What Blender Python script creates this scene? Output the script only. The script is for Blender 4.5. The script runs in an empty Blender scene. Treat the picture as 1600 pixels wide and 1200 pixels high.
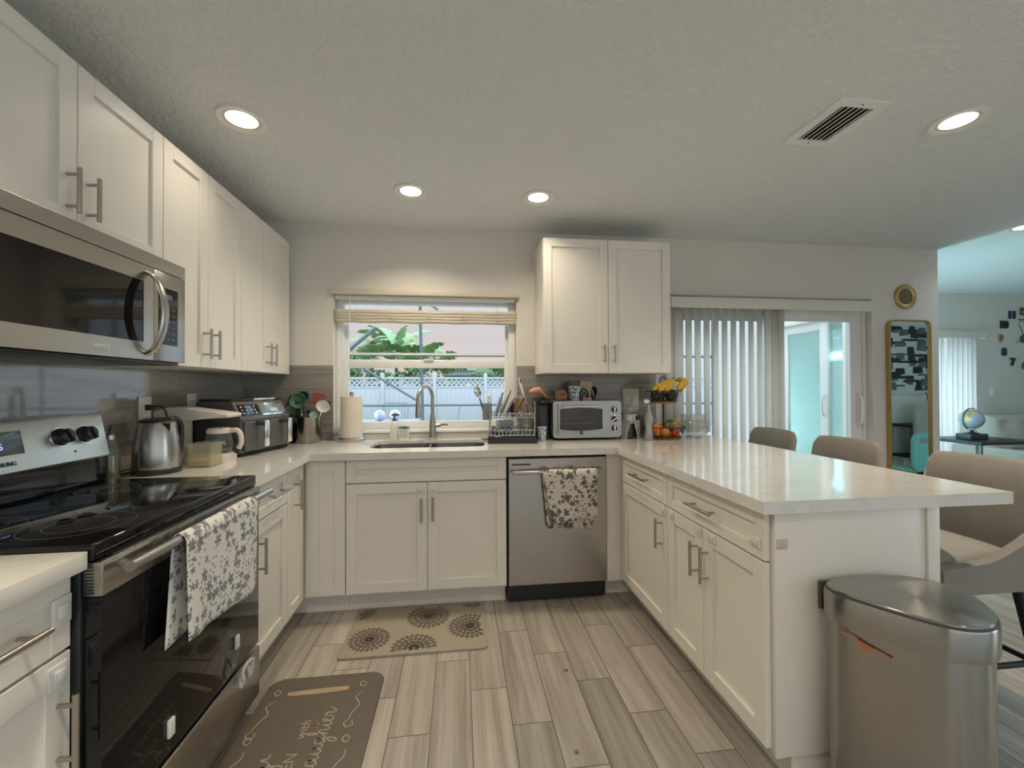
import bpy, bmesh, math, random
from mathutils import Vector, Matrix
R = math.radians
PI = math.pi
random.seed(7)
S = bpy.context.scene
C = S.collection

# ------------------------------------------------------------------ camera
cam_d = bpy.data.cameras.new('camera')
cam_d.sensor_fit = 'HORIZONTAL'
cam_d.sensor_width = 36.0
cam_d.lens = 660.5 / 1600 * 36.0
cam_d.clip_start = 0.05
cam = bpy.data.objects.new('camera', cam_d)
C.objects.link(cam)
yaw, pitch, roll = 0.1226, 0.0092, -0.0038
fw = Vector((math.sin(yaw) * math.cos(pitch), math.cos(yaw) * math.cos(pitch), math.sin(pitch)))
rt = Vector((math.cos(yaw), -math.sin(yaw), 0))
up = rt.cross(fw)
r2 = rt * math.cos(roll) + up * math.sin(roll)
u2 = -rt * math.sin(roll) + up * math.cos(roll)
cam.matrix_world = Matrix(((r2.x, u2.x, -fw.x, 1.4601), (r2.y, u2.y, -fw.y, -3.0653),
                           (r2.z, u2.z, -fw.z, 1.2703), (0, 0, 0, 1)))
S.camera = cam

# ------------------------------------------------------------------ colour management
S.view_settings.view_transform = 'Standard'
S.view_settings.look = 'None'
S.view_settings.exposure = 0.18
S.view_settings.gamma = 1.0
S.view_settings.use_curve_mapping = False
S.cycles.transparent_max_bounces = 32

# ------------------------------------------------------------------ sky
W = bpy.data.worlds.new('sky')
S.world = W
W.use_nodes = True
wn = W.node_tree
wn.nodes.clear()
wo = wn.nodes.new('ShaderNodeOutputWorld')
wb = wn.nodes.new('ShaderNodeBackground')
wt = wn.nodes.new('ShaderNodeTexCoord')
wsep = wn.nodes.new('ShaderNodeSeparateXYZ')
wr = wn.nodes.new('ShaderNodeValToRGB')
wn.links.new(wt.outputs['Generated'], wsep.inputs[0])
wn.links.new(wsep.outputs['Z'], wr.inputs[0])
# the sky is bluer towards the living room side of the yard
wmr = wn.nodes.new('ShaderNodeMapRange')
wmr.inputs[1].default_value = 0.25
wmr.inputs[2].default_value = 0.55
wn.links.new(wsep.outputs['X'], wmr.inputs[0])
wmx = wn.nodes.new('ShaderNodeMix')
wmx.data_type = 'RGBA'
wmx.blend_type = 'MULTIPLY'
wn.links.new(wmr.outputs[0], wmx.inputs[0])
wn.links.new(wr.outputs[0], wmx.inputs[6])
wmx.inputs[7].default_value = (0.98, 1.30, 1.42, 1)
wn.links.new(wmx.outputs[2], wb.inputs[0])
wn.links.new(wb.outputs[0], wo.inputs[0])
els = wr.color_ramp.elements
els[0].position = 0.0
els[0].color = (0.60, 0.545, 0.545, 1)
els[1].position = 0.55
els[1].color = (1.5, 1.95, 2.15, 1)
e = els.new(0.17)
e.color = (0.62, 0.575, 0.58, 1)
wb.inputs[1].default_value = 1.0

sun_d = bpy.data.lights.new('sun', 'SUN')
sun_d.energy = 0.7
sun_d.angle = R(3)
sun_d.color = (1.0, 0.96, 0.9)
sun = bpy.data.objects.new('sun', sun_d)
C.objects.link(sun)
sun.rotation_euler = (R(38), 0, R(-12))


def area(name, loc, size, energy, color, direction, spread=PI, parent=None, shape='RECTANGLE'):
    d = bpy.data.lights.new(name, 'AREA')
    d.shape = shape
    d.size = size[0]
    d.size_y = size[1]
    d.energy = energy
    d.color = color
    d.spread = spread
    o = bpy.data.objects.new(name, d)
    C.objects.link(o)
    o.location = loc
    o.rotation_euler = Vector(direction).to_track_quat('-Z', 'Z').to_euler()
    return o


DAY = (0.50, 0.90, 1.0)
LIVING_Y = 1.9
# daylight at the patio door and living blind; the other two are added fill
area('daylight_patio_door', (5.50, 0.95, 1.0), (1.3, 1.9), 38, DAY, (1, 0, 0.25))
area('fill_right_wall', (9.93, -4.1, 1.25), (2.9, 1.8), 44, (.95, .98, 1.0), (-1, 0, 0))  # added fill towards the kitchen, at an invented right-wall window
area('daylight_living_blind', (7.4, LIVING_Y + .35, 1.0), (2.0, 1.8), 34, (.55, .78, 1.0), (0, -1, 0))
area('fill_front_wall', (4.8, -5.93, 1.25), (7.9, 1.95), 8, (0.93, 0.98, 1.0), (0, 1, 0))  # added weak fill from behind the camera, no window known there

# ------------------------------------------------------------------ node helpers


class NT:
    def __init__(self, m):
        self.t = m.node_tree
        self.n = self.t.nodes
        self.l = self.t.links

    def new(self, typ, **kw):
        x = self.n.new(typ)
        for k, v in kw.items():
            setattr(x, k, v)
        return x

    def inp(self, node, key, v):
        if hasattr(v, 'links') or isinstance(v, bpy.types.NodeSocket):
            self.l.new(v, node.inputs[key])
        else:
            node.inputs[key].default_value = v

    def math(self, op, a, b=0.0, c=0.0, clamp=False):
        x = self.new('ShaderNodeMath', operation=op)
        x.use_clamp = clamp
        self.inp(x, 0, a)
        self.inp(x, 1, b)
        self.inp(x, 2, c)
        return x.outputs[0]

    def mix(self, f, a, b):
        x = self.new('ShaderNodeMix', data_type='RGBA')
        self.inp(x, 0, f)
        self.inp(x, 6, a if not isinstance(a, tuple) else a + (1,) * (4 - len(a)))
        self.inp(x, 7, b if not isinstance(b, tuple) else b + (1,) * (4 - len(b)))
        return x.outputs[2]

    def obj(self):
        return self.new('ShaderNodeTexCoord').outputs['Object']

    def sep(self, v):
        x = self.new('ShaderNodeSeparateXYZ')
        self.l.new(v, x.inputs[0])
        return x.outputs

    def comb(self, x, y, z):
        n = self.new('ShaderNodeCombineXYZ')
        self.inp(n, 0, x)
        self.inp(n, 1, y)
        self.inp(n, 2, z)
        return n.outputs[0]

    def noise(self, vec, scale, detail=3, rough=0.5):
        x = self.new('ShaderNodeTexNoise')
        if vec is not None:
            self.l.new(vec, x.inputs['Vector'])
        x.inputs['Scale'].default_value = scale
        x.inputs['Detail'].default_value = detail
        x.inputs['Roughness'].default_value = rough
        return x.outputs['Fac']

    def scalev(self, vec, s):
        x = self.new('ShaderNodeMapping')
        self.l.new(vec, x.inputs[0])
        x.inputs['Scale'].default_value = s
        return x.outputs[0]

    def ramp(self, f, stops):
        x = self.new('ShaderNodeValToRGB')
        self.inp(x, 0, f)
        el = x.color_ramp.elements
        while len(el) < len(stops):
            el.new(0.5)
        for i, (p, c) in enumerate(stops):
            el[i].position = p
            el[i].color = c + (1,) * (4 - len(c))
        return x.outputs[0]

    def bump(self, h, strength, dist=0.01):
        x = self.new('ShaderNodeBump')
        x.inputs['Strength'].default_value = strength
        x.inputs['Distance'].default_value = dist
        self.l.new(h, x.inputs['Height'])
        return x.outputs[0]


def new_mat(name):
    m = bpy.data.materials.new(name)
    m.use_nodes = True
    nt = NT(m)
    return m, nt, nt.n['Principled BSDF']


def M(name, col, rough=0.5, metal=0.0, var=0.06, scale=12.0, bump=0.0, bscale=60.0, stretch=None, coat=0.0, sheen=0.0, spec=None, emit=None, es=1.0, aniso=0.0, arot=0.0):
    m, nt, b = new_mat(name)
    v = nt.obj()
    if stretch:
        v = nt.scalev(v, stretch)
    f = nt.noise(v, scale)
    dark = tuple(c * (1 - var) for c in col)
    lite = tuple(min(1, c * (1 + var)) for c in col)
    nt.l.new(nt.mix(f, dark, lite), b.inputs['Base Color'])
    b.inputs['Roughness'].default_value = rough
    b.inputs['Metallic'].default_value = metal
    if aniso:
        b.inputs['Anisotropic'].default_value = aniso
        b.inputs['Anisotropic Rotation'].default_value = arot
        tg = nt.new('ShaderNodeTangent', direction_type='RADIAL', axis='Z')
        nt.l.new(tg.outputs[0], b.inputs['Tangent'])
    if coat:
        b.inputs['Coat Weight'].default_value = coat
        b.inputs['Coat Roughness'].default_value = 0.08
    if sheen:
        b.inputs['Sheen Weight'].default_value = sheen
        b.inputs['Sheen Roughness'].default_value = 0.4
    if spec is not None:
        b.inputs['Specular IOR Level'].default_value = spec
    if bump:
        nt.l.new(nt.bump(nt.noise(v, bscale, 4), bump), b.inputs['Normal'])
    if emit:
        b.inputs['Emission Color'].default_value = emit + (1,)
        b.inputs['Emission Strength'].default_value = es
    return m


def glass_mat(name, tint=(1, 1, 1), rough=0.0, base=0.04, extra=None):
    m = bpy.data.materials.new(name)
    m.use_nodes = True
    nt = NT(m)
    nt.n.clear()
    o = nt.new('ShaderNodeOutputMaterial')
    tr = nt.new('ShaderNodeBsdfTransparent')
    f0 = nt.noise(nt.obj(), 3.0)
    tl = tuple(min(1, c * 1.01) for c in tint)
    nt.l.new(nt.mix(f0, tint, tl), tr.inputs[0])
    gl = nt.new('ShaderNodeBsdfGlossy')
    gl.inputs['Roughness'].default_value = rough
    fr = nt.new('ShaderNodeFresnel')
    fr.inputs[0].default_value = 1.45
    mx = nt.new('ShaderNodeMixShader')
    geo = nt.new('ShaderNodeNewGeometry')
    front = nt.math('SUBTRACT', 1.0, geo.outputs['Backfacing'])
    nt.l.new(nt.math('MULTIPLY', nt.math('ADD', fr.outputs[0], base - 0.04, clamp=True), front), mx.inputs[0])
    nt.l.new(tr.outputs[0], mx.inputs[1])
    nt.l.new(gl.outputs[0], mx.inputs[2])
    last = mx.outputs[0]
    if extra:
        df = nt.new('ShaderNodeBsdfDiffuse')
        df.inputs[0].default_value = extra[0] + (1,)
        m2 = nt.new('ShaderNodeMixShader')
        m2.inputs[0].default_value = extra[1]
        nt.l.new(last, m2.inputs[1])
        nt.l.new(df.outputs[0], m2.inputs[2])
        last = m2.outputs[0]
    nt.l.new(last, o.inputs[0])
    return m


def tile_mat(name, ua, va, w, l, off, u0, v0, grout, gcol, c1, c2, c3, rough, bump=0.25, streak=(1.2, 26), coat=0):
    """planks of width w along axis ua and length l along axis va"""
    m, nt, b = new_mat(name)
    p = nt.sep(nt.obj())
    u = nt.math('DIVIDE', nt.math('SUBTRACT', p[ua], u0), w)
    row = nt.math('FLOOR', u)
    v = nt.math('ADD', nt.math('DIVIDE', nt.math('SUBTRACT', p[va], v0), l), nt.math('MULTIPLY', row, off))
    colm = nt.math('FLOOR', v)
    fu = nt.math('FRACT', u)
    fv = nt.math('FRACT', v)
    du = nt.math('MULTIPLY', nt.math('MINIMUM', fu, nt.math('SUBTRACT', 1.0, fu)), w)
    dv = nt.math('MULTIPLY', nt.math('MINIMUM', fv, nt.math('SUBTRACT', 1.0, fv)), l)
    d = nt.math('MINIMUM', du, dv)
    g = nt.math('LESS_THAN', d, grout)
    wn_ = nt.new('ShaderNodeTexWhiteNoise', noise_dimensions='2D')
    nt.l.new(nt.comb(row, colm, 0.0), wn_.inputs['Vector'])
    rnd = wn_.outputs['Value']
    gv = nt.comb(nt.math('MULTIPLY', p[ua], streak[1]), nt.math('MULTIPLY', p[va], streak[0]), nt.math('MULTIPLY', rnd, 37.0))
    grain = nt.noise(gv, 1.0, 6, 0.62)
    gv2 = nt.comb(nt.math('MULTIPLY', p[ua], streak[1] * 3.5), nt.math('MULTIPLY', p[va], streak[0] * 1.6), nt.math('MULTIPLY', rnd, 11.0))
    fine = nt.noise(gv2, 1.0, 3, 0.5)
    gm = nt.math('ADD', nt.math('MULTIPLY', grain, 0.8), nt.math('MULTIPLY', fine, 0.2))
    col = nt.ramp(gm, [(0.34, c1), (0.5, c2), (0.64, c3)])
    tone = nt.math('ADD', 0.86, nt.math('MULTIPLY', rnd, 0.26))
    vm = nt.new('ShaderNodeVectorMath', operation='SCALE')
    nt.l.new(col, vm.inputs[0])
    nt.l.new(tone, vm.inputs['Scale'])
    nt.l.new(nt.mix(g, vm.outputs[0], gcol), b.inputs['Base Color'])
    nt.l.new(nt.math('ADD', rough, nt.math('MULTIPLY', g, 0.3)), b.inputs['Roughness'])
    if coat:
        b.inputs['Coat Weight'].default_value = coat
        b.inputs['Coat IOR'].default_value = 1.75
        b.inputs['Coat Roughness'].default_value = 0.04
    h = nt.math('SUBTRACT', nt.math('MULTIPLY', gm, 0.15), g)
    nt.l.new(nt.bump(h, bump, 0.002), b.inputs['Normal'])
    return m


# ------------------------------------------------------------------ mesh builder
ORG = {}


class MB:
    def __init__(self):
        self.b = bmesh.new()
        self.mi = 0

    def _mark(self, faces):
        for f in faces:
            f.material_index = self.mi

    def box(self, x0, x1, y0, y1, z0, z1, bev=0.0, seg=2, mat=None):
        mtx = Matrix.Translation(((x0 + x1) / 2, (y0 + y1) / 2, (z0 + z1) / 2)) @ Matrix.Diagonal((abs(x1 - x0), abs(y1 - y0), abs(z1 - z0), 1))
        if mat is not None:
            mtx = mat @ mtx
        r = bmesh.ops.create_cube(self.b, size=1.0, matrix=mtx)
        fs = set()
        for v in r['verts']:
            fs.update(v.link_faces)
        self._mark(fs)
        if bev > 0:
            es = set()
            for v in r['verts']:
                es.update(v.link_edges)
            rr = bmesh.ops.bevel(self.b, geom=list(es), offset=bev, segments=seg, affect='EDGES', profile=0.5)
            self._mark(rr['faces'])
        return self

    def ring_loft(self, rings, closed=True, cap=True):
        """rings: list of lists of points (same length)"""
        vs = [[self.b.verts.new(p) for p in r] for r in rings]
        n = len(vs[0])
        fs = []
        for a, c in zip(vs[:-1], vs[1:]):
            for i in range(n if closed else n - 1):
                j = (i + 1) % n
                fs.append(self.b.faces.new((a[i], a[j], c[j], c[i])))
        if cap and closed:
            fs.append(self.b.faces.new(list(reversed(vs[0]))))
            fs.append(self.b.faces.new(vs[-1]))
        self._mark(fs)
        return self

    def lathe(self, prof, c=(0, 0, 0), seg=28, axis='Z', cap=True, sx=1.0, sy=1.0):
        rings = []
        for r, z in prof:
            ring = []
            for i in range(seg):
                a = 2 * PI * i / seg
                x, y = max(r, 1e-5) * math.cos(a) * sx, max(r, 1e-5) * math.sin(a) * sy
                if axis == 'Z':
                    p = (c[0] + x, c[1] + y, c[2] + z)
                elif axis == 'Y':
                    p = (c[0] + x, c[1] + z, c[2] - y)
                else:
                    p = (c[0] + z, c[1] + x, c[2] + y)
                ring.append(p)
            rings.append(ring)
        return self.ring_loft(rings, True, cap)

    def tube(self, pts, r, seg=8, closed=False, flat=None):
        pts = [Vector(p) for p in pts]
        n = len(pts)
        rr = r if isinstance(r, (list, tuple)) else [r] * n
        rings = []
        prev = None
        for i, p in enumerate(pts):
            if closed:
                t = pts[(i + 1) % n] - pts[i - 1]
            else:
                t = pts[min(i + 1, n - 1)] - pts[max(i - 1, 0)]
            t.normalize()
            if prev is None:
                a = Vector((0, 0, 1)) if abs(t.z) < 0.9 else Vector((1, 0, 0))
                a = (a - t * a.dot(t)).normalized()
            else:
                a = prev - t * prev.dot(t)
                a = a.normalized() if a.length > 1e-6 else Vector((1, 0, 0))
            prev = a
            b_ = t.cross(a)
            f = flat or 1.0
            rings.append([p + a * math.cos(2 * PI * k / seg) * rr[i] + b_ * math.sin(2 * PI * k / seg) * rr[i] * f for k in range(seg)])
        if closed:
            rings.append(rings[0])
            vs = [[self.b.verts.new(p) for p in q] for q in rings[:-1]]
            fs = []
            for i in range(n):
                a, c_ = vs[i], vs[(i + 1) % n]
                for k in range(seg):
                    j = (k + 1) % seg
                    fs.append(self.b.faces.new((a[k], a[j], c_[j], c_[k])))
            self._mark(fs)
            return self
        return self.ring_loft(rings, True, True)

    def cyl(self, p0, p1, r, seg=16):
        return self.tube([p0, p1], r, seg)

    def ell(self, c, r, seg=20, rings=12, mat=None):
        mtx = Matrix.Translation(c) @ (mat or Matrix.Identity(4)) @ Matrix.Diagonal((r[0], r[1], r[2], 1))
        q = bmesh.ops.create_uvsphere(self.b, u_segments=seg, v_segments=rings, radius=1.0, matrix=mtx)
        fs = set()
        for v in q['verts']:
            fs.update(v.link_faces)
        self._mark(fs)
        return self

    def prism(self, poly, f, d0, d1):
        """poly: 2d points, f(u,v,d) -> 3d"""
        a = [f(u, v, d0) for u, v in poly]
        b_ = [f(u, v, d1) for u, v in poly]
        return self.ring_loft([a, b_], True, True)

    def plate(self, outer, holes, f, d0, d1):
        """planar polygon with holes, given thickness"""
        vs = []
        es = []
        for loop in [outer] + list(holes):
            lv = [self.b.verts.new(f(u, v, d0)) for u, v in loop]
            vs += lv
            es += [self.b.edges.new((lv[i], lv[(i + 1) % len(lv)])) for i in range(len(lv))]
        r = bmesh.ops.triangle_fill(self.b, use_beauty=True, use_dissolve=False, edges=es)
        fs = [g for g in r['geom'] if isinstance(g, bmesh.types.BMFace)]
        self._mark(fs)
        ex = bmesh.ops.extrude_face_region(self.b, geom=fs)
        off = Vector(f(0, 0, d1)) - Vector(f(0, 0, d0))
        nv = [g for g in ex['geom'] if isinstance(g, bmesh.types.BMVert)]
        bmesh.ops.translate(self.b, verts=nv, vec=off)
        al = set()
        for v in nv + vs:
            al.update(v.link_faces)
        self._mark(al)
        return self

    def grid(self, fn, nu, nv):
        vs = [[self.b.verts.new(fn(i / nu, j / nv)) for j in range(nv + 1)] for i in range(nu + 1)]
        fs = []
        for i in range(nu):
            for j in range(nv):
                fs.append(self.b.faces.new((vs[i][j], vs[i + 1][j], vs[i + 1][j + 1], vs[i][j + 1])))
        self._mark(fs)
        return self

    def poly(self, pts):
        f = self.b.faces.new([self.b.verts.new(p) for p in pts])
        f.material_index = self.mi
        return self

    def text(self, s, size, mtx, extrude=0.0, align='CENTER', bold=0.0, shear=0.0):
        cu = bpy.data.curves.new('t', 'FONT')
        cu.body = s
        cu.size = size
        cu.extrude = extrude
        cu.align_x = align
        cu.align_y = 'CENTER'
        cu.offset = bold
        cu.shear = shear
        cu.resolution_u = 3
        o = bpy.data.objects.new('t', cu)
        C.objects.link(o)
        dg = bpy.context.evaluated_depsgraph_get()
        me = bpy.data.meshes.new_from_object(o.evaluated_get(dg))
        me.transform(mtx)
        old = set(self.b.faces)
        self.b.from_mesh(me)
        for f in self.b.faces:
            if f not in old:
                f.material_index = self.mi
        bpy.data.objects.remove(o)
        bpy.data.curves.remove(cu)
        bpy.data.meshes.remove(me)
        return self

    def xf(self, m4):
        bmesh.ops.transform(self.b, matrix=m4, verts=self.b.verts[:])
        return self

    def build(self, name, mat, parent=None, smooth=35, label=None, normals=True):
        if normals:
            bmesh.ops.recalc_face_normals(self.b, faces=self.b.faces[:])
        me = bpy.data.meshes.new(name)
        self.b.to_mesh(me)
        self.b.free()
        for m in (mat if isinstance(mat, (list, tuple)) else [mat]):
            me.materials.append(m)
        if smooth:
            for p in me.polygons:
                p.use_smooth = True
            me.set_sharp_from_angle(angle=R(smooth))
        o = bpy.data.objects.new(name, me)
        C.objects.link(o)
        if parent is not None:
            org = ORG[parent.name]
            me.transform(Matrix.Translation(-org))
            o.parent = parent
            ORG[o.name] = org
        else:
            lo = [min(v.co[i] for v in me.vertices) for i in range(3)]
            hi = [max(v.co[i] for v in me.vertices) for i in range(3)]
            org = Vector(((lo[0] + hi[0]) / 2, (lo[1] + hi[1]) / 2, lo[2]))
            me.transform(Matrix.Translation(-org))
            o.location = org
            ORG[o.name] = org
        if label:
            o['label'] = label
        return o


def tag(o, label, cat, group=None):
    o['label'] = label
    o['category'] = cat
    if group:
        o['group'] = group
    return o


def thing(name, label, cat, loc=(0, 0, 0), group=None, local=False, rot=0.0):
    o = bpy.data.objects.new(name, None)
    C.objects.link(o)
    o.empty_display_size = 0.05
    o.location = loc
    o.rotation_euler = (0, 0, rot)
    ORG[o.name] = Vector((0, 0, 0)) if local else Vector(loc)
    return tag(o, label, cat, group)


def struct(o):
    o['kind'] = 'structure'
    return o


def sroot(name, loc):
    o = bpy.data.objects.new(name, None)
    C.objects.link(o)
    o.location = loc
    ORG[o.name] = Vector(loc)
    o['kind'] = 'structure'
    return o


def copy_tree(o, parent=None):
    c = o.copy()
    C.objects.link(c)
    c.parent = parent
    for ch in list(o.children):
        copy_tree(ch, c)
    return c


def place(o, loc, rot, label, group=None):
    o.location = loc
    o.rotation_euler = (0, 0, rot)
    o['label'] = label
    if group:
        o['group'] = group
    return o


def arc(c, r, a0, a1, n, plane='XZ'):
    out = []
    for i in range(n + 1):
        a = a0 + (a1 - a0) * i / n
        u, v = r * math.cos(a), r * math.sin(a)
        if plane == 'XZ':
            out.append(Vector((c[0] + u, c[1], c[2] + v)))
        elif plane == 'YZ':
            out.append(Vector((c[0], c[1] + u, c[2] + v)))
        else:
            out.append(Vector((c[0] + u, c[1] + v, c[2])))
    return out


def spline(pts, n=6, closed=False):
    """Catmull-Rom through pts"""
    pts = [Vector(p) for p in pts]
    out = []
    m = len(pts)
    rng = range(m) if closed else range(m - 1)
    for i in rng:
        if closed:
            p0, p1, p2, p3 = pts[i - 1], pts[i], pts[(i + 1) % m], pts[(i + 2) % m]
        else:
            p0, p1, p2, p3 = pts[max(i - 1, 0)], pts[i], pts[i + 1], pts[min(i + 2, m - 1)]
        for k in range(n):
            t = k / n
            out.append(0.5 * ((2 * p1) + (p2 - p0) * t + (2 * p0 - 5 * p1 + 4 * p2 - p3) * t * t + (3 * p1 - p0 - 3 * p2 + p3) * t ** 3))
    if not closed:
        out.append(pts[-1])
    return out


def rrect(x0, x1, y0, y1, r, n=5):
    out = []
    for cx_, cy_, a in ((x1 - r, y1 - r, 0), (x0 + r, y1 - r, PI / 2), (x0 + r, y0 + r, PI), (x1 - r, y0 + r, 1.5 * PI)):
        for i in range(n + 1):
            t = a + PI / 2 * i / n
            out.append((cx_ + r * math.cos(t), cy_ + r * math.sin(t)))
    return out


XY = lambda u, v, d: (u, v, d)
XZ = lambda u, v, d: (u, d, v)
YZ = lambda u, v, d: (d, u, v)

# ------------------------------------------------------------------ materials
m_wall = M('painted_wall', (0.72, 0.695, 0.645), 0.7, var=0.02, bump=0.12, bscale=90)
m_ceil = None
m_cab = M('white_lacquer', (0.80, 0.765, 0.70), 0.35, var=0.015, scale=4)
m_trim = M('white_trim_paint', (0.82, 0.82, 0.80), 0.45, var=0.02)
m_steel = M('brushed_steel', (0.46, 0.445, 0.42), 0.27, 1.0, var=0.08, scale=6, stretch=(1, 1, 60), bump=0.02, bscale=30)
m_steelh = M('brushed_steel_grain', (0.46, 0.445, 0.42), 0.27, 1.0, var=0.08, scale=6, stretch=(1, 60, 1), bump=0.02, bscale=30)
m_nickel = M('satin_nickel', (0.46, 0.42, 0.37), 0.32, 1.0, var=0.05)
m_chrome = M('chrome', (0.75, 0.75, 0.74), 0.1, 1.0, var=0.03)
m_black = M('black_plastic', (0.018, 0.018, 0.02), 0.35, var=0.1)
m_bglass = M('black_glass', (0.006, 0.006, 0.007), 0.05, var=0.2, spec=0.42)
m_wplas = M('white_plastic', (0.80, 0.79, 0.75), 0.35, var=0.02)
m_lock = M('translucent_white_plastic', (0.74, 0.74, 0.72), 0.25, var=0.04)
m_dgrey = M('dark_grey_plastic', (0.075, 0.072, 0.070), 0.42, var=0.08)
m_glass = glass_mat('window_glass')
m_cglass = glass_mat('clear_glass', (0.93, 0.96, 0.95), 0.02, 0.08, ((0.8, 0.85, 0.85), 0.06))
m_wood = M('brown_wood', (0.28, 0.13, 0.055), 0.5, var=0.25, scale=5, stretch=(8, 8, 1))
m_wire = M('dark_bronze_wire', (0.035, 0.025, 0.022), 0.4, 0.6)
m_lens = M('lamp_lens', (0.9, 0.88, 0.82), 0.5, emit=(1.0, 0.90, 0.78), es=7.0)
m_gold = M('brushed_gold', (0.52, 0.36, 0.15), 0.33, 0.9, var=0.1)
m_mirror = M('mirror_silver', (0.86, 0.88, 0.87), 0.015, 1.0, var=0.01)
m_panelsilver = M('pale_silver_panel', (.66, .69, .69), .36, .75, var=.04)
m_toast = M('toaster_steel', (.33, .325, .31), .28, 1.0, var=.1, scale=5, stretch=(1, 1, 30))
m_rubber = M('black_rubber', (0.02, 0.02, 0.02), 0.8)


def ceiling_mat():
    m, nt, b = new_mat('knockdown_ceiling')
    v = nt.obj()
    n = nt.noise(v, 30, 4, 0.55)
    n2 = nt.ramp(n, [(0.42, (0, 0, 0)), (0.56, (1, 1, 1))])
    nt.l.new(nt.mix(n, (0.75, 0.77, 0.77), (0.79, 0.81, 0.81)), b.inputs['Base Color'])
    b.inputs['Roughness'].default_value = 0.85
    nt.l.new(nt.bump(n2, 0.5, 0.006), b.inputs['Normal'])
    return m


m_ceil = ceiling_mat()


def quartz_mat():
    m, nt, b = new_mat('white_quartz')
    v = nt.obj()
    n = nt.noise(v, 2.2, 8, 0.65)
    vein = nt.ramp(n, [(0.47, (0.76, 0.74, 0.69)), (0.5, (0.66, 0.64, 0.60)), (0.53, (0.77, 0.75, 0.70))])
    nt.l.new(nt.mix(nt.noise(v, 180, 2), vein, (0.80, 0.78, 0.73)), b.inputs['Base Color'])
    b.inputs['Roughness'].default_value = 0.13
    b.inputs['Coat Weight'].default_value = 0.5
    b.inputs['Coat Roughness'].default_value = 0.05
    return m


m_quartz = quartz_mat()
m_floor = tile_mat('wood_look_floor_tile', 0, 1, 0.1527, 0.612, 0.3333, 0.014, 0.373, 0.0018, (0.12, 0.105, 0.09),
                   (0.25, 0.222, 0.19), (0.375, 0.338, 0.293), (0.47, 0.43, 0.38), 0.33)
T1, T2, T3 = (0.20, 0.18, 0.158), (0.255, 0.232, 0.205), (0.32, 0.295, 0.265)
m_tile_back = tile_mat('backsplash_tile_back', 2, 0, 0.152, 0.61, 0.5, 0.974, 0.37, 0.0016, (0.36, 0.33, 0.29), T1, T2, T3, 0.13, 0.12, (1.3, 34), coat=0)
m_tile_side = tile_mat('backsplash_tile_side', 2, 1, 0.152, 0.61, 0.5, 0.974, -0.60, 0.0016, (0.36, 0.33, 0.29), T1, T2, T3, 0.10, 0.12, (1.3, 34), coat=1)


def flower_mat(name, ax, base, ink, seed, size=1.0, dth=0.0):
    """cotton printed with sprays of five-petal flowers; ax = the two object axes of the cloth"""
    m, nt, b = new_mat(name)
    p = nt.sep(nt.obj())
    v2 = nt.comb(nt.math('ADD', p[ax[0]], seed), nt.math('ADD', p[ax[1]], seed * 1.7), 0.0)
    masks = []
    gate = nt.noise(v2, 9.0, 2)
    for sc, R0, th in ((30.0, 0.50, 0.515), (46.0, 0.5, 0.53), (80.0, 0.38, 0.55)):
        vo = nt.new('ShaderNodeTexVoronoi', voronoi_dimensions='2D')
        nt.l.new(v2, vo.inputs['Vector'])
        vo.inputs['Scale'].default_value = sc / size
        vo.inputs['Randomness'].default_value = 0.8
        sv = nt.new('ShaderNodeVectorMath', operation='SUBTRACT')
        nt.l.new(v2, sv.inputs[0])
        nt.l.new(vo.outputs['Position'], sv.inputs[1])
        q = nt.sep(sv.outputs[0])
        rc = nt.sep(vo.outputs['Color'])
        ang = nt.math('ADD', nt.math('ARCTAN2', q[1], q[0]), nt.math('MULTIPLY', rc[0], 6.28))
        pet = nt.math('ADD', 0.30, nt.math('MULTIPLY', nt.math('ABSOLUTE', nt.math('COSINE', nt.math('MULTIPLY', ang, 2.5))), 0.70))
        inside = nt.math('LESS_THAN', vo.outputs['Distance'], nt.math('MULTIPLY', pet, R0))
        on = nt.math('GREATER_THAN', nt.math('ADD', nt.math('MULTIPLY', rc[1], 0.40), nt.math('MULTIPLY', gate, 0.60)), th + dth)
        masks.append(nt.math('MULTIPLY', inside, on))
    tot = nt.math('MAXIMUM', nt.math('MAXIMUM', masks[0], masks[1]), masks[2])
    shade = nt.mix(nt.noise(v2, 60, 2), ink, tuple(c * 2.2 for c in ink))
    nt.l.new(nt.mix(tot, base, shade), b.inputs['Base Color'])
    b.inputs['Roughness'].default_value = 0.9
    nt.l.new(nt.bump(nt.noise(nt.obj(), 500, 2), 0.15, 0.001), b.inputs['Normal'])
    return m


m_towel1 = flower_mat('floral_towel_cotton', (1, 2), (0.72, 0.70, 0.66), (0.14, 0.14, 0.15), 3.1, 1.1, .025)
m_towel2 = flower_mat('floral_towel_linen', (0, 2), (0.66, 0.62, 0.55), (0.075, 0.07, 0.066), 8.7, 1.25, .03)

# ================================================================== SETTING
KC = 2.413      # kitchen ceiling
LC = 2.53       # living room ceiling
LY = 1.9        # living room back wall
XE = 10.0
YF = -6.0
struct(MB().box(-0.15, XE + .15, YF - .15, LY + .15, -0.12, 0.0).build('floor', m_floor, smooth=0))
MBc = MB()
MBc.box(-0.15, 5.43, YF, 0.14, KC, KC + 0.25)
struct(MBc.build('ceiling', m_ceil, smooth=0))
struct(MB().box(5.43, XE + .15, YF, LY + .15, LC, LC + 0.14).build('ceiling_living', m_ceil, smooth=0))
struct(MB().box(-0.15, 0, YF, 0.14, 0, KC).build('wall_left', m_wall, smooth=0))
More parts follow.
